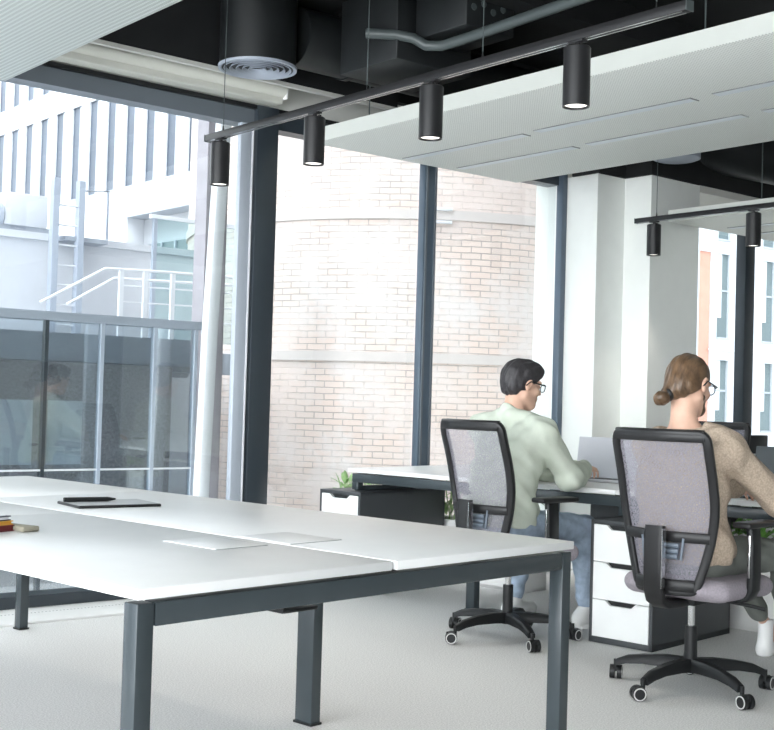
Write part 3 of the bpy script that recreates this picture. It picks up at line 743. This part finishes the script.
# ------------------------------------------------------------------ people
def rotm(yaw, pitch, roll=0):
    return np.array(Matrix.Rotation(yaw, 3, 'Z') @ Matrix.Rotation(pitch, 3, 'Y') @ Matrix.Rotation(roll, 3, 'X'))
def head_sdf(s, c, R, beard=False):
    T = lambda p: np.array(c)+R @ np.array(p)
    s.ell(T((-.014, 0, .03)), (.097, .076, .088), R, .02)
    s.ell(T((.03, 0, -.04)), (.064, .059, .078), R, .03)
    s.cap(T((.062, -.012, -.098)), T((.062, .012, -.098)), .022, k=.03)
    for y in (-1, 1):
        s.cap(T((-.005, .052*y, -.055)), T((.055, .018*y, -.098)), .02, .018, k=.025)
        s.ell(T((.062, .042*y, -.028)), (.022, .02, .018), R, .02)
    s.cap(T((.082, -.038, .022)), T((.082, .038, .022)), .012, k=.015)
    for y in (-1, 1):
        s.ell(T((.101, .031*y, .002)), (.018, .018, .012), R, .012, 'sub')
        s.ell(T((.080, .031*y, .001)), (.012, .013, .011), R, .004)
    s.cap(T((.088, 0, .012)), T((.112, 0, -.028)), .008, .011, k=.012)
    s.ell(T((.102, .011, -.032)), (.010, .009, .008), R, .008); s.ell(T((.102, -.011, -.032)), (.010, .009, .008), R, .008)
    s.cap(T((.087, -.020, -.060)), T((.087, .020, -.060)), .0065, k=.008); s.cap(T((.085, -.017, -.071)), T((.085, .017, -.071)), .007, k=.008)
    for y in (-1, 1):
        s.ell(T((-.008, .080*y, -.002)), (.019, .010, .033), R @ np.array(Matrix.Rotation(.25, 3, 'Y')), .006)
        s.ell(T((-.004, .088*y, .002)), (.010, .006, .018), R, .004, 'sub')
def hand_sdf(s, w, fwd, up, side, curl=.5, sc=1.0):
    """w wrist, fwd along the hand, up back of the hand, side=+1 left hand, fingers curl away from up"""
    f = np.array(fwd, float); f /= np.linalg.norm(f); u = np.array(up, float); u -= f*(u@f); u /= np.linalg.norm(u)
    l = np.cross(u, f)                                    # towards the left of the hand
    th = l*(-side)                                        # thumb side (inner side)
    w = np.array(w, float)
    for q, r in ((-.028, .012), (-.01, .0135), (.01, .0135), (.026, .0125)):
        s.cap(w+f*.0, w+f*.082*sc+th*q*sc, .015, r, k=.012)
    for q, L, r in ((-.032, .062, .0075), (-.011, .078, .0084), (.010, .085, .0087), (.031, .076, .0085)):
        p = w+f*.08*sc+th*q*sc; a = curl*.45; dirv = f
        for seg_, ln in enumerate((.45, .32, .23)):
            dirv = f*math.cos(a)-u*math.sin(a); e = p+dirv*L*ln*sc+th*q*.06
            s.cap(p, e, r*(1-.1*seg_), r*(1-.1*(seg_+1)), k=.004); p = e; a += curl*.6
    p = w+f*.022*sc+th*.022*sc; d1 = f*.62+th*.7-u*.25; d1 /= np.linalg.norm(d1); e = p+d1*.045*sc
    s.cap(p, e, .0135, .0105, k=.012); d2 = f*.9+th*.25-u*.3; d2 /= np.linalg.norm(d2); s.cap(e, e+d2*.036*sc, .010, .0075, k=.004)

def person(label, loc, J, mats, folds_seed):
    """J: joints in the chair frame"""
    A = {k: np.array(v, float) if isinstance(v, (tuple, list)) and not isinstance(v[0], tuple) else v for k, v in J.items()}
    lo, hi = (-.36, -.46, 0.0), (1.12, .46, 1.45)
    s = SDF(lo, hi, .0055)
    R = rotm(A['yaw'], A['pitch'], A['roll']); hc = A['head']
    def torso(s, g, k):
        P, Wt, Ch, Sl, Sr, Nk = A['pelvis'], A['waist'], A['chest'], A['shL'], A['shR'], A['neck']
        Y = np.array((0, 1, 0.))
        s.cap(P-Y*.075, P+Y*.075, .105+g, k=k); s.cap(Wt-Y*.065, Wt+Y*.065, .098+g, k=k+.02)
        s.cap(Ch-Y*.075, Ch+Y*.075, .108+g, k=k+.03); M_ = (P+Wt)/2; s.cap(M_-Y*.07, M_+Y*.07, .1+g, k=k+.02); M_ = (Ch+Wt)/2; s.cap(M_-Y*.07, M_+Y*.07, .102+g, k=k+.02)
        s.cap(Sl, Nk, .058+g, .050+g, k=k+.02); s.cap(Sr, Nk, .058+g, .050+g, k=k+.02)
        s.cap(Sl, Ch, .06+g, .09+g, k=k+.02); s.cap(Sr, Ch, .06+g, .09+g, k=k+.02)
    def arm(s, sd_, g, k, stop=1.):
        S, E, H_ = A['sh'+sd_], A['el'+sd_], A['wr'+sd_]
        s.cap(S, E, .053+g, .040+g, k=k); s.cap(E, E+(H_-E)*.35, .041+g, .040+g, k=k); s.cap(E+(H_-E)*.3, E+(H_-E)*stop, .041+g, .025+g, k=k)
    def legs(s, sd_, g, k, stop=1.):
        Hp, K, An = A['hip'+sd_], A['kn'+sd_], A['an'+sd_]
        s.cap(Hp, K, .082+g, .056+g, k=k); m = K+(An-K)*.35
        s.cap(K, m, .052+g, .054+g, k=k); s.cap(m, K+(An-K)*stop, .054+g, .034+g*1.2, k=k)
    # --- body
    torso(s, -.012, .03)
    for q in 'LR':
        arm(s, q, -.006, .02); legs(s, q, -.010, .02)
        hd = A['hand'+q]; hand_sdf(s, A['wr'+q], hd[0], hd[1], 1 if q == 'L' else -1, hd[2])
        an = A['an'+q]; ft = np.array(A['foot'+q]); s.cap(an, an+ft*.04-np.array((0, 0, .045)), .032, .033, k=.02); s.cap(an+ft*.02-np.array((0, 0, .055)), an+ft*.15-np.array((0, 0, .066)), .033, .024, k=.02)
    nk = A['neck']; s.cap(nk-np.array((0, 0, .03)), hc+R @ np.array((-.028, 0, -.05)), .058, .052, k=.025)
    head_sdf(s, hc, R)
    body = link('person', s.mesh('person_body'), mats['skin'], None, 180)
    body.location = loc; body.rotation_euler = (0, 0, ROT); tag(body, label, 'person')
    # --- sweater
    s = SDF(lo, hi, .007); torso(s, .012, .035)
    hem = A['hem']; s.cap(hem-np.array((0, .085, 0)), hem+np.array((0, .085, 0)), .118, k=.05)
    for q in 'LR':
        arm(s, q, .021, .035, .97)
        e = A['wr'+q]; d_ = (A['el'+q]-e); d_ /= np.linalg.norm(d_); s.cap(e+d_*.01, e+d_*.05, .037, .040, k=.006)
    s.cap(nk+np.array((-.01, 0, .0)), nk+np.array((.01, 0, .022)), .062, .060, k=.02)
    nu = hc-nk; nu /= np.linalg.norm(nu); s.half(nk+nu*.035, nu, .004)
    s.cap(nk-nu*.02, nk+nu*.1, .050, k=.004, op='sub')
    if 'cut' in A: s.ell(nk+np.array(A['cut'][:3]), A['cut'][3:], None, .01, 'sub')
    ph = folds_seed
    def folds(P):
        x, y, z = P[:, 0], P[:, 1], P[:, 2]
        a = np.sin(z*62+x*38+ph+2.2*np.sin(y*21+ph))*.0034+np.sin(z*31-y*44+x*20+ph*2)*.0042+np.sin(x*75+z*30+y*60)*.0022
        return a*np.clip(1.25-np.abs(z-.82)*.6, .5, 1)
    s.ripple(folds); s.half((0, 0, A['hemz']), (0, 0, -1), .01)
    sw = link('sweater', s.mesh('sweater'), mats['top'], body, 180)
    # --- trousers
    s = SDF(lo, hi, .007); P = A['pelvis']; Y = np.array((0, 1, 0.))
    s.cap(P-Y*.085, P+Y*.085, .112, k=.03); s.cap(P+np.array((0, 0, .05))-Y*.07, P+np.array((0, 0, .05))+Y*.07, .10, k=.03)
    for q in 'LR': legs(s, q, .012, .03, A['cuff'])
    s.ripple(lambda P_: np.sin(P_[:, 0]*45+P_[:, 2]*52+ph+2*np.sin(P_[:, 1]*25))*.0028+np.sin(P_[:, 2]*90+P_[:, 0]*22+ph)*.002)
    link('trousers', s.mesh('trousers'), mats['bottom'], body, 180)
    # --- shoes or socks
    for q in 'LR':
        an = A['an'+q]; ft = np.array(A['foot'+q], float); ft /= np.linalg.norm(ft); up = np.array((0, 0, 1.)); sdv = np.cross(up, ft)
        s = SDF(an-.26, an+.26, .006); b0 = an-up*(an[2]-.034)
        if A['shoe']:
            b0 = an.copy(); b0[2] = A['footz'+q]+.036
            s.cap(b0-ft*.045+up*.008, b0+ft*.06+up*.004, .041, .043, k=.03); s.cap(b0+ft*.05, b0+ft*.165, .042, .036, k=.03); s.cap(b0-ft*.02+up*.03, an+up*.0, .043, .044, k=.03)
            s.cap(an+up*.0, an+up*.06, .036, k=.01, op='sub')
            s.half((0, 0, A['footz'+q]+.002), (0, 0, -1), .004)
            sh_ = link('sneaker', s.mesh('sneaker'), mats['shoe'], body, 180)
            so = MB(); so.tube([b0+ft*t-up*.026 for t in np.linspace(-.05, .165, 9)], [.03, .039, .042, .044, .045, .045, .043, .038, .028], 14)
            sm = so; s2 = sm.build('sole', M['strip'], sh_, 60); s2.scale = (1, 1, 1)
        else:
            b0[2] = A['footz'+q]+.032
            s.cap(b0-ft*.035, b0+ft*.06, .034, .038, k=.03); s.cap(b0+ft*.05, b0+ft*.16, .038, .030, k=.03); s.cap(b0-ft*.02, an+up*.075-ft*.012, .036, .036, k=.025)
            s.half((0, 0, A['footz'+q]+.002), (0, 0, -1), .004)
            s.half(an+up*.035, up, .003)
            link('sock', s.mesh('sock'), mats['shoe'], body, 180)
    return body, hc, R

def glasses(body, hc, R, m):
    T = lambda p: V(hc+R @ np.array(p))
    g = MB()
    for y in (-.032, .032):
        pts = []
        for i in range(20):
            a = 2*math.pi*i/20; ca, sa = math.cos(a), math.sin(a)
            pts.append(T((.113-abs(y+ca*.024)*.12, y+math.copysign(abs(ca)**.75, ca)*.025, .0+math.copysign(abs(sa)**.75, sa)*.020)))
        g.tube(pts, .0022, 6, closed=True)
    g.tube([T((.113, -.008, .006)), T((.116, 0, .009)), T((.113, .008, .006))], .002, 6)
    for y in (-1, 1): g.tube([T((.107, .057*y, .010)), T((.098, .072*y, .011)), T((.04, .083*y, .012)), (T((-.005, .090*y, .014))), T((-.03, .088*y, -.01))], .0032, 6)
    fr = g.build('glasses', m, body, 60)
    l = MB()
    for y in (-.032, .032):
        l.lathe([(0, 0), (.023, .0), (.023, .001), (0, .001)], T((.109, y, .0)), 18, V(R @ np.array((1, 0, 0))))
    l.build('lens', M['lensglass'], fr)

def fuzz(amp, f):
    return lambda P: amp*(np.sin(P[:, 1]*f+3*np.sin(P[:, 2]*23))+.7*np.sin(P[:, 1]*f*1.9+P[:, 2]*40+P[:, 0]*31))

# person in the sage sweater, leaning over the silver laptop
J1 = dict(pelvis=(-.06, 0, .565), waist=(-.03, 0, .72), chest=(.03, 0, .90), shL=(.05, .185, 1.022), shR=(.045, -.19, 1.015), neck=(.055, 0, 1.102),
          head=(.115, -.004, 1.262), yaw=-.36, pitch=.16, roll=.0, hem=(-.035, 0, .60), hemz=.545,
          elL=(.31, .25, .80), wrL=(.60, .10, .785), elR=(.215, -.25, .795), wrR=(.54, -.115, .825),
          handL=((1, -.25, -.08), (0, .1, 1), .7), handR=((1, .18, .0), (0, -.25, 1), .9),
          hipL=(-.02, .10, .55), hipR=(-.02, -.10, .55), knL=(.42, .17, .52), knR=(.44, -.19, .52), anL=(.40, .23, .105), anR=(.46, -.20, .10),
          footL=(1, .05, 0), footR=(.9, -.25, 0), footzL=.0, footzR=.0, cuff=.93, shoe=True)
p1, hc1, R1 = person('person in a sage green sweater with short dark hair typing on a silver laptop', W(*C1), J1,
                     dict(skin=M['skin'], top=M['sweat_green'], bottom=M['jeans'], shoe=M['sneaker']), .4)
def hair_short():
    T = lambda p: hc1+R1 @ np.array(p)
    s = SDF(hc1-.2, hc1+.2, .0045)
    s.ell(T((-.016, 0, .040)), (.108, .087, .093), R1, .01)
    s.ell(T((.045, 0, .085)), (.062, .070, .042), R1, .03); s.ell(T((-.05, 0, .0)), (.07, .078, .08), R1, .02)
    n = R1 @ np.array((.62, 0, -.78)); s.half(T((.018, 0, -.004)), n, .012)
    s.half(T((-.06, 0, -.092)), R1 @ np.array((0, 0, -1)), .01)
    for y in (-1, 1): s.ell(T((.012, .082*y, -.006)), (.026, .02, .030), R1, .006, 'sub')
    s.ripple(fuzz(.0022, 130)); s.ripple(lambda P: .0014*np.sin(P[:, 0]*70+P[:, 2]*55+2*np.sin(P[:, 1]*60)))
    link('hair', s.mesh('hair'), M['hair_dark'], p1, 180)
hair_short(); glasses(p1, hc1, R1, M['black'])

# person in the beige sweater
J2 = dict(cut=(.0, .02, .035, .12, .115, .062), pelvis=(-.09, 0, .565), waist=(-.11, 0, .72), chest=(-.12, 0, .89), shL=(-.06, .175, .985), shR=(-.095, -.18, 1.005), neck=(-.115, 0, 1.08),
          head=(-.078, 0, 1.262), yaw=-.06, pitch=.20, roll=.0, hem=(-.085, 0, .60), hemz=.53,
          elL=(.28, .26, .80), wrL=(.585, .12, .80), elR=(.165, -.28, .795), wrR=(.42, -.20, .80),
          handL=((1, -.2, -.15), (0, .15, 1), .7), handR=((1, .2, -.12), (0, -.15, 1), .7),
          hipL=(-.03, .10, .55), hipR=(-.03, -.10, .55), knL=(.47, .13, .53), knR=(.44, -.17, .54), anL=(.86, .09, .14), anR=(.52, -.24, .10),
          footL=(1, .03, -.02), footR=(1, -.1, 0), footzL=.0, footzR=.0, cuff=.80, shoe=False)
p2, hc2, R2 = person('person in a beige sweater with brown hair tied in a low bun, seated from behind', W(*C2), J2,
                     dict(skin=M['skin'], top=M['sweat_beige'], bottom=M['trousers'], shoe=M['sock']), 2.1)
def hair_long():
    T = lambda p: hc2+R2 @ np.array(p)
    s = SDF(hc2-.24, hc2+.2, .0045)
    s.ell(T((-.018, 0, .034)), (.105, .083, .093), R2, .01)
    s.ell(T((-.055, 0, -.02)), (.062, .070, .065), R2, .03)
    s.cap(T((-.085, 0, -.02)), T((-.115, .018, -.062)), .05, .026, k=.03)
    n = R2 @ np.array((.58, 0, -.80)); s.half(T((.020, 0, .004)), n, .01)
    s.cap(T((-.085, .0, -.035)), T((-.122, .02, -.068)), .045, .024, k=.02)
    for y in (-1, 1): s.ell(T((.0, .086*y, -.006)), (.026, .018, .033), R2, .006, 'sub')
    s.ripple(lambda P: .0014*np.sin(P[:, 1]*230+P[:, 2]*30)+.0012*np.sin(P[:, 1]*120-P[:, 2]*60))
    h_ = link('hair', s.mesh('hair'), M['hair_brown'], p2, 180)
    s = SDF(T((-.14, .03, -.09))-.12, T((-.14, .03, -.09))+.12, .004)
    s.ell(T((-.146, .024, -.090)), (.038, .031, .028), R2, .01); s.ell(T((-.140, .038, -.098)), (.026, .024, .022), R2, .012)
    s.ripple(fuzz(.0012, 260))
    link('hair_bun', s.mesh('hair_bun'), M['hair_brown'], h_, 180)
    d_ = V(R2 @ np.array((-.72, .33, -.6))).normalized(); c_ = V(T((-.122, .014, -.070)))
    a_ = d_.orthogonal().normalized(); b_ = d_.cross(a_)
    MB().tube([c_+a_*math.cos(t)*.021+b_*math.sin(t)*.021 for t in np.linspace(0, 2*math.pi, 18, endpoint=False)], .009, 8, closed=True).build('hair_tie', M['black'], h_, 180)
    s = SDF(hc2-.2, hc2+.2, .005)      # beard along the jaw
    for y in (-1, 1): s.cap(T((.012, .056*y, -.052)), T((.055, .026*y, -.094)), .0165, .022, k=.02)
    s.cap(T((.064, -.02, -.094)), T((.064, .02, -.094)), .0245, k=.02)
    s.ripple(fuzz(.0012, 300)); link('beard', s.mesh('beard'), M['hair_brown'], p2, 180)
hair_long(); glasses(p2, hc2, R2, M['black'])

# ------------------------------------------------------------------ outside
struct(MB().bb(-60, 90, YW+.31, 120, -1.2, -1.0).build('ground', M['ground']))
# unseen block added to keep the bright left sky off the outdoor scene
tag(MB().bb(-26, -9, 9, 60, -1, 26).build('sky_blocker', M['ext_white']), 'pale unseen block added beyond the left edge to hold back sky light', 'building')
# unseen mass over the room, added to shade the tower from the sky
struct(MB().bb(-3.5, 14, -6, YW+.3, 3.75, 24).build('wall_upper_blocker', M['ext_white']))

# round brick tower
def tower(cx, cy, r, z0, z1):
    me = bpy.data.meshes.new('brick_wall'); bm_ = bmesh.new(); uvl = bm_.loops.layers.uv.new('UVMap'); n = 96
    A = [[bm_.verts.new((r*math.cos(2*math.pi*k/n), r*math.sin(2*math.pi*k/n), z)) for k in range(n)] for z in (z0, z1)]
    for k in range(n):
        f_ = bm_.faces.new((A[0][k], A[0][(k+1) % n], A[1][(k+1) % n], A[1][k]))
        for lp, (uu, vv) in zip(f_.loops, ((k, z0), (k+1, z0), (k+1, z1), (k, z1))): lp[uvl].uv = (2*math.pi*r*uu/n, vv)
    f_ = bm_.faces.new(A[1]); bm_.to_mesh(me); bm_.free()
    t = thing('brick_tower', 'round limewashed pale brick tower outside the middle windows', 'tower', (cx, cy, 0))
    link('brick_wall', me, M['brick'], t, 60)
    for z in (3.24, 1.60):
        bnd = MB().lathe([(r, 0), (r+.025, .0), (r+.025, .11), (r, .11)], (0, 0, z), 96, None, True).build('band_course', M['band'], t, 60)
    for ang, z in ((-2.205, 3.24), (-2.93, 1.60)):
        bk = MB()
        for dz in (-.03, .12):
            bk.box((math.cos(ang)*(r+.04), math.sin(ang)*(r+.04), z+dz), (.05, .30, .035), Matrix.Rotation(ang, 3, 'Z'), .004)
        bk.build('clamp_bracket', M['metal_w'], t)
tower(11.20, 12.90, 3.15, -1, 14)

# white office block far left (facade along the depth of the view)
X0 = 18.
ob = thing('office_building', 'bright white office block with rows of tall narrow windows outside left', 'building', (X0, 34, 0))
wins = [43.82-1.285*i+.0 for i in range(-2, 13)]
fw = MB()
ys = 34
pitch, ww, rec = 1.285, .74, .07
def slab(y0, y1, z0, z1, x0=0, x1=.6): fw.bb(x0, x1, y0-ys, y1-ys, z0, z1)
ylo, yhi = 24.0, 60.
slab(ylo, yhi, 6.9, 7.62); slab(ylo, yhi, 10.75, 11.62); slab(ylo, yhi, 14.8, 17)
slab(34.5, yhi, -1, 6.9); slab(ylo, 29.4, -1, 6.9); slab(29.4, 34.5, -1, 4.2)
for z0, z1 in ((7.62, 10.75), (11.62, 14.8)):
    slab(wins[0], yhi, z0, z1); slab(ylo, wins[-1]-ww, z0, z1)
    for a, b_ in zip(wins, wins[1:]): slab(b_, a-ww, z0, z1)
fw.build('facade', M['ext_white'], ob, 0)
MB().bb(.6, 6, ylo-ys, yhi-ys, -1, 17).build('core', M['ext_white'], ob, 0)
for z0, z1 in ((7.62, 10.75), (11.62, 14.8)):
    for a in wins:
        g = MB(); g.bb(rec, rec+.05, a-ww-ys, a-ys, z0, z1); wo = g.build('window', M['ext_glass'], ob, 0)
        g = MB(); g.bb(rec-.02, rec, a-ww+.10-ys, a-ww+.26-ys, z0, z1); g.bb(-.02, .06, a-ww-ys, a-ys, z0-.05, z0); g.build('window_frame', M['ext_grey'], wo, 0)
g = MB(); g.bb(.35, .5, 29.4-ys, 34.5-ys, 4.2, 5.75); g.build('recess_glazing', M['ext_green'], ob, 0)
g = MB(); g.bb(-.05, .6, 29.4-ys, 34.5-ys, 6.62, 6.9); g.build('recess_beam', M['ext_grey'], ob, 0)
g = MB(); 
for k in range(7): g.bb(.3, .36, 29.6+.8*k-ys, 29.68+.8*k-ys, 4.2, 5.75)
g.build('recess_mullion', M['ext_grey'], ob, 0)
# white roof terrace wall
Yt = 13
tw = tag(MB().bb(2.0, 7.9, Yt, Yt+.3, -1, 2.9).bb(1.98, 7.92, Yt-.04, Yt+.34, 2.84, 2.92).build('terrace_wall', M['ext_white'], None, 0), 'white terrace wall behind the ladder outside the left window', 'wall')
rw = thing('roof_unit', 'white ventilation unit standing on the terrace wall outside', 'roof unit', (5.55, Yt+.15, 2.92))
MB().box((.0, 0, .24), (.5, .3, .36), None, .01).build('casing', M['ext_white'], rw)
MB().cyl((-.38, -.02, .16), (-.26, -.02, .16), .15, seg=24).build('fan_drum', M['metal_g'], rw)
MB().bb(-.4, .3, -.12, .12, 0, .06).build('base', M['ext_grey'], rw)
ld = thing('access_ladder', 'pale metal ladder climbing the white terrace wall outside', 'ladder', (5.87, Yt-.35, 1.551))
for x in (-.15, .15): MB().bb(x-.035, x+.035, -.05, .05, 0, 1.95).build('stile', M['metal_g'], ld)
for k in range(8): MB().cyl((-.15, 0, .12+k*.22), (.15, 0, .12+k*.22), .010, seg=8).build('rung', M['metal_w'], ld)
for x0, x1 in ((-.38, -.36), (.15, .17)): pass
MB().bb(-.02, .5, .0, .3, 1.28, 1.33).build('landing', M['ext_grey'], ld)
hr = MB()
hoop = thing('roof_hatch_frame', 'thin pale frame at the head of the ladder on the terrace wall', 'frame', (6.15, Yt-.1, 2.92))
MB().tube([(-.0, 0, 0), (0, 0, .52), (.33, 0, .56), (.33, 0, .0)], .018, 6).build('hoop', M['metal_g'], hoop)
# terrace railing
rl = thing('terrace_railing', 'thin white railing with sloping handrail on the terrace outside', 'railing', (0, 9.5, 1.6))
MB().tube([(4.2, 0, .28), (4.77, 0, .61), (5.3, 0, .63), (6.3, 0, .65)], .013, 8).build('handrail', M['metal_w'], rl)
MB().tube([(4.55, .25, .30), (4.98, .25, .56), (6.3, .25, .60)], .013, 8).build('handrail', M['metal_w'], rl)
for z in (.20, .34, .48): MB().tube([(4.9, 0, z), (6.3, 0, z+.02)], .008, 6).build('rail', M['metal_w'], rl)
for x in (4.92, 5.15, 5.42, 5.9, 6.25): MB().bb(x-.02, x+.02, -.015, .015, -.1, .62).build('baluster', M['metal_w'], rl)
MB().bb(4.7, 6.4, -.05, .1, -.25, -.06).build('base_plate', M['ext_grey'], rl)
# glass canopy
gc = thing('glass_canopy', 'pale green glass enclosure on the terrace outside the left window', 'enclosure', (6.2, 11, 1.6))
for x in (-.15, .35, .85, 1.25): MB().bb(x-.02, x+.02, -.02, .02, 0, 1.35).build('post', M['metal_g'], gc)
MB().bb(-.17, 1.3, -.005, .005, .1, 1.33).build('glass_sheet', M['cglass'], gc)
MB().bb(-.2, 1.3, -.03, .03, 1.33, 1.37).build('top_rail', M['metal_w'], gc)
MB().box((.95, -.12, 1.17), (.18, .2, .05), Matrix.Rotation(.3, 3, 'Y'), .01).build('floodlight', M['metal_w'], gc)
tag(MB().prism([(-8, 7.65), (4.55, 7.65), (7.6, 12.9), (-8, 12.9)], 1.36, 1.55).build('terrace_slab', M['ext_grey'], None, 0), 'grey terrace floor slab behind the dark glass balustrade', 'terrace')
# dark glass wall below the terrace
gw = thing('glass_balustrade_wall', 'dark reflective glass wall with pale coping outside the left window', 'glass wall', (0, 7.2, 0))
MB().bb(-2, 4.34, -.03, .12, 1.60, 1.655, .004).build('coping', M['metal_g'], gw)
MB().bb(-2, 4.30, .3, .4, -1, 1.35).build('back_wall', M['slate'], gw)
js = [-2, 2.0, 2.85, 3.231, 3.61, 3.991, 4.30]
for a, b_ in zip(js, js[1:]):
    MB().bb(a+.006, b_-.006, 0, .012, -.2, 1.60).build('glass_panel', M['dglass'], gw)
for a in js[1:]:
    MB().bb(a-.012, a+.012, -.012, .03, -.2, 1.60).build('joint_profile', M['metal_g' if a != 3.231 else 'frame_dark'], gw)
MB().bb(2.0, 4.30, -.008, .0, .66, .672).build('transom', M['metal_w'], gw)
for a, b_ in ((2.4, 3.17), (3.27, 3.50)): MB().bb(a, b_, .02, .03, .70, 1.10).build('blind', M['ext_white'], gw)  # pale sheets standing in for office reflections in the glass
# leaning white post and stone pier outside the sash
tag(MB().tube([(4.19, 6.9, -.3), (4.197, 6.9, .5), (4.225, 6.9, 1.6), (4.285, 6.9, 3.1), (4.31, 6.9, 3.9)], .04, 10, flat=(.085, .085)).build('leaning_post', M['metal_w']), 'white post leaning slightly just outside the left window', 'post')
tag(MB().bb(4.47, 4.63, 7.4, 7.55, -1, 6).bb(4.63, 4.655, 7.42, 7.5, -1, 6).build('stone_pier', M['mauve'], None, 0), 'mauve grey stone pier between the leaning post and the dark frame', 'pier')

# tiled building outside right window
rbd = thing('tiled_building', 'pale tiled building with narrow windows outside the right window', 'building', (31, 22, 0))
f = MB(); xs = [(.21, .83), (1.34, 1.96), (2.59, 3.25), (3.75, 4.4), (5.0, 5.65), (6.2, 6.85)]
rows = [(-1, .5), (.55, 2.67), (3.36, 5.9), (6.35, 8.6)]
f.bb(-6, 14, .3, 4, -1, 12)
zc = [-1, .55, 2.67, 3.36, 5.9, 6.35, 8.6, 12]
for a, b_ in ((2.67, 3.36), (5.9, 6.35), (8.6, 12), (-1, .55)): f.bb(-.1, 14, 0, .3, a, b_)
for z0, z1 in rows[1:]:
    e0 = -.1
    for a, b_ in xs: f.bb(e0, a, 0, .3, z0, z1); e0 = b_
    f.bb(e0, 14, 0, .3, z0, z1)
f.build('facade', M['tile'], rbd, 0)
for z0, z1 in rows[1:]:
    for a, b_ in xs:
        wo = MB().bb(a, b_, .08, .12, z0, z1).build('window', M['ext_green'], rbd, 0)
        MB().bb(a+.1, a+.30, .06, .08, z0+.6, z1).build('pale_shutter', M['ext_white'], wo, 0)
        MB().bb(a, b_, -.03, .08, z0-.06, z0).bb(a, b_, .05, .08, z0+(z1-z0)*.55, z0+(z1-z0)*.55+.06).build('window_frame', M['ext_grey'], wo, 0)
MB().bb(-.7, -.1, .05, .3, -1, 5.9).build('salmon_pier', M['salmon'], rbd, 0)
MB().bb(-6, -.7, 0, .3, -1, 12).bb(-.7, -.1, 0, .3, 5.9, 12).build('side_wall', M['tile'], rbd, 0)
MB().bb(-.2, 14, -.04, .0, 2.95, 3.0).build('string_course', M['metal_w'], rbd, 0)

# ------------------------------------------------------------------ light
wd = bpy.data.worlds.new('world'); scn.world = wd; wd.use_nodes = True
nt = wd.node_tree; N, L = nt.nodes, nt.links
bg = N['Background']; tc = N.new('ShaderNodeTexCoord')
dt = N.new('ShaderNodeVectorMath'); dt.operation = 'DOT_PRODUCT'; dt.inputs[1].default_value = (-.95, -.05, .30)
L.new(tc.outputs['Generated'], dt.inputs[0])
mr = N.new('ShaderNodeMapRange'); mr.inputs[1].default_value = -.3; mr.inputs[2].default_value = 1; mr.inputs[3].default_value = .75; mr.inputs[4].default_value = 7.0
L.new(dt.outputs['Value'], mr.inputs[0]); L.new(mr.outputs[0], bg.inputs['Strength'])
bg.inputs['Color'].default_value = (.93, .97, 1, 1)
for (x, y) in ((3.335, 2.975), (3.335, 3.769), (3.335, 4.583), (3.335, 5.40), (6.99, 5.47), (6.99, 4.655)):
    ld_ = bpy.data.lights.new('spot_lamp', 'SPOT'); lo_ = bpy.data.objects.new('spot_lamp', ld_); COL.objects.link(lo_)
    lo_.location = (x, y, 2.24); ld_.energy = 12; ld_.spot_size = 1.3; ld_.spot_blend = .8; ld_.shadow_soft_size = .04; ld_.color = (1, .93, .84)

scn.view_settings.view_transform = 'Standard'; scn.view_settings.look = 'None'; scn.view_settings.gamma = 1
scn.view_settings.use_curve_mapping = False
scn.view_settings.exposure = .85
scn.cycles.use_denoising = True
scn.cycles.max_bounces = 10; scn.cycles.diffuse_bounces = 6; scn.cycles.transparent_max_bounces = 24
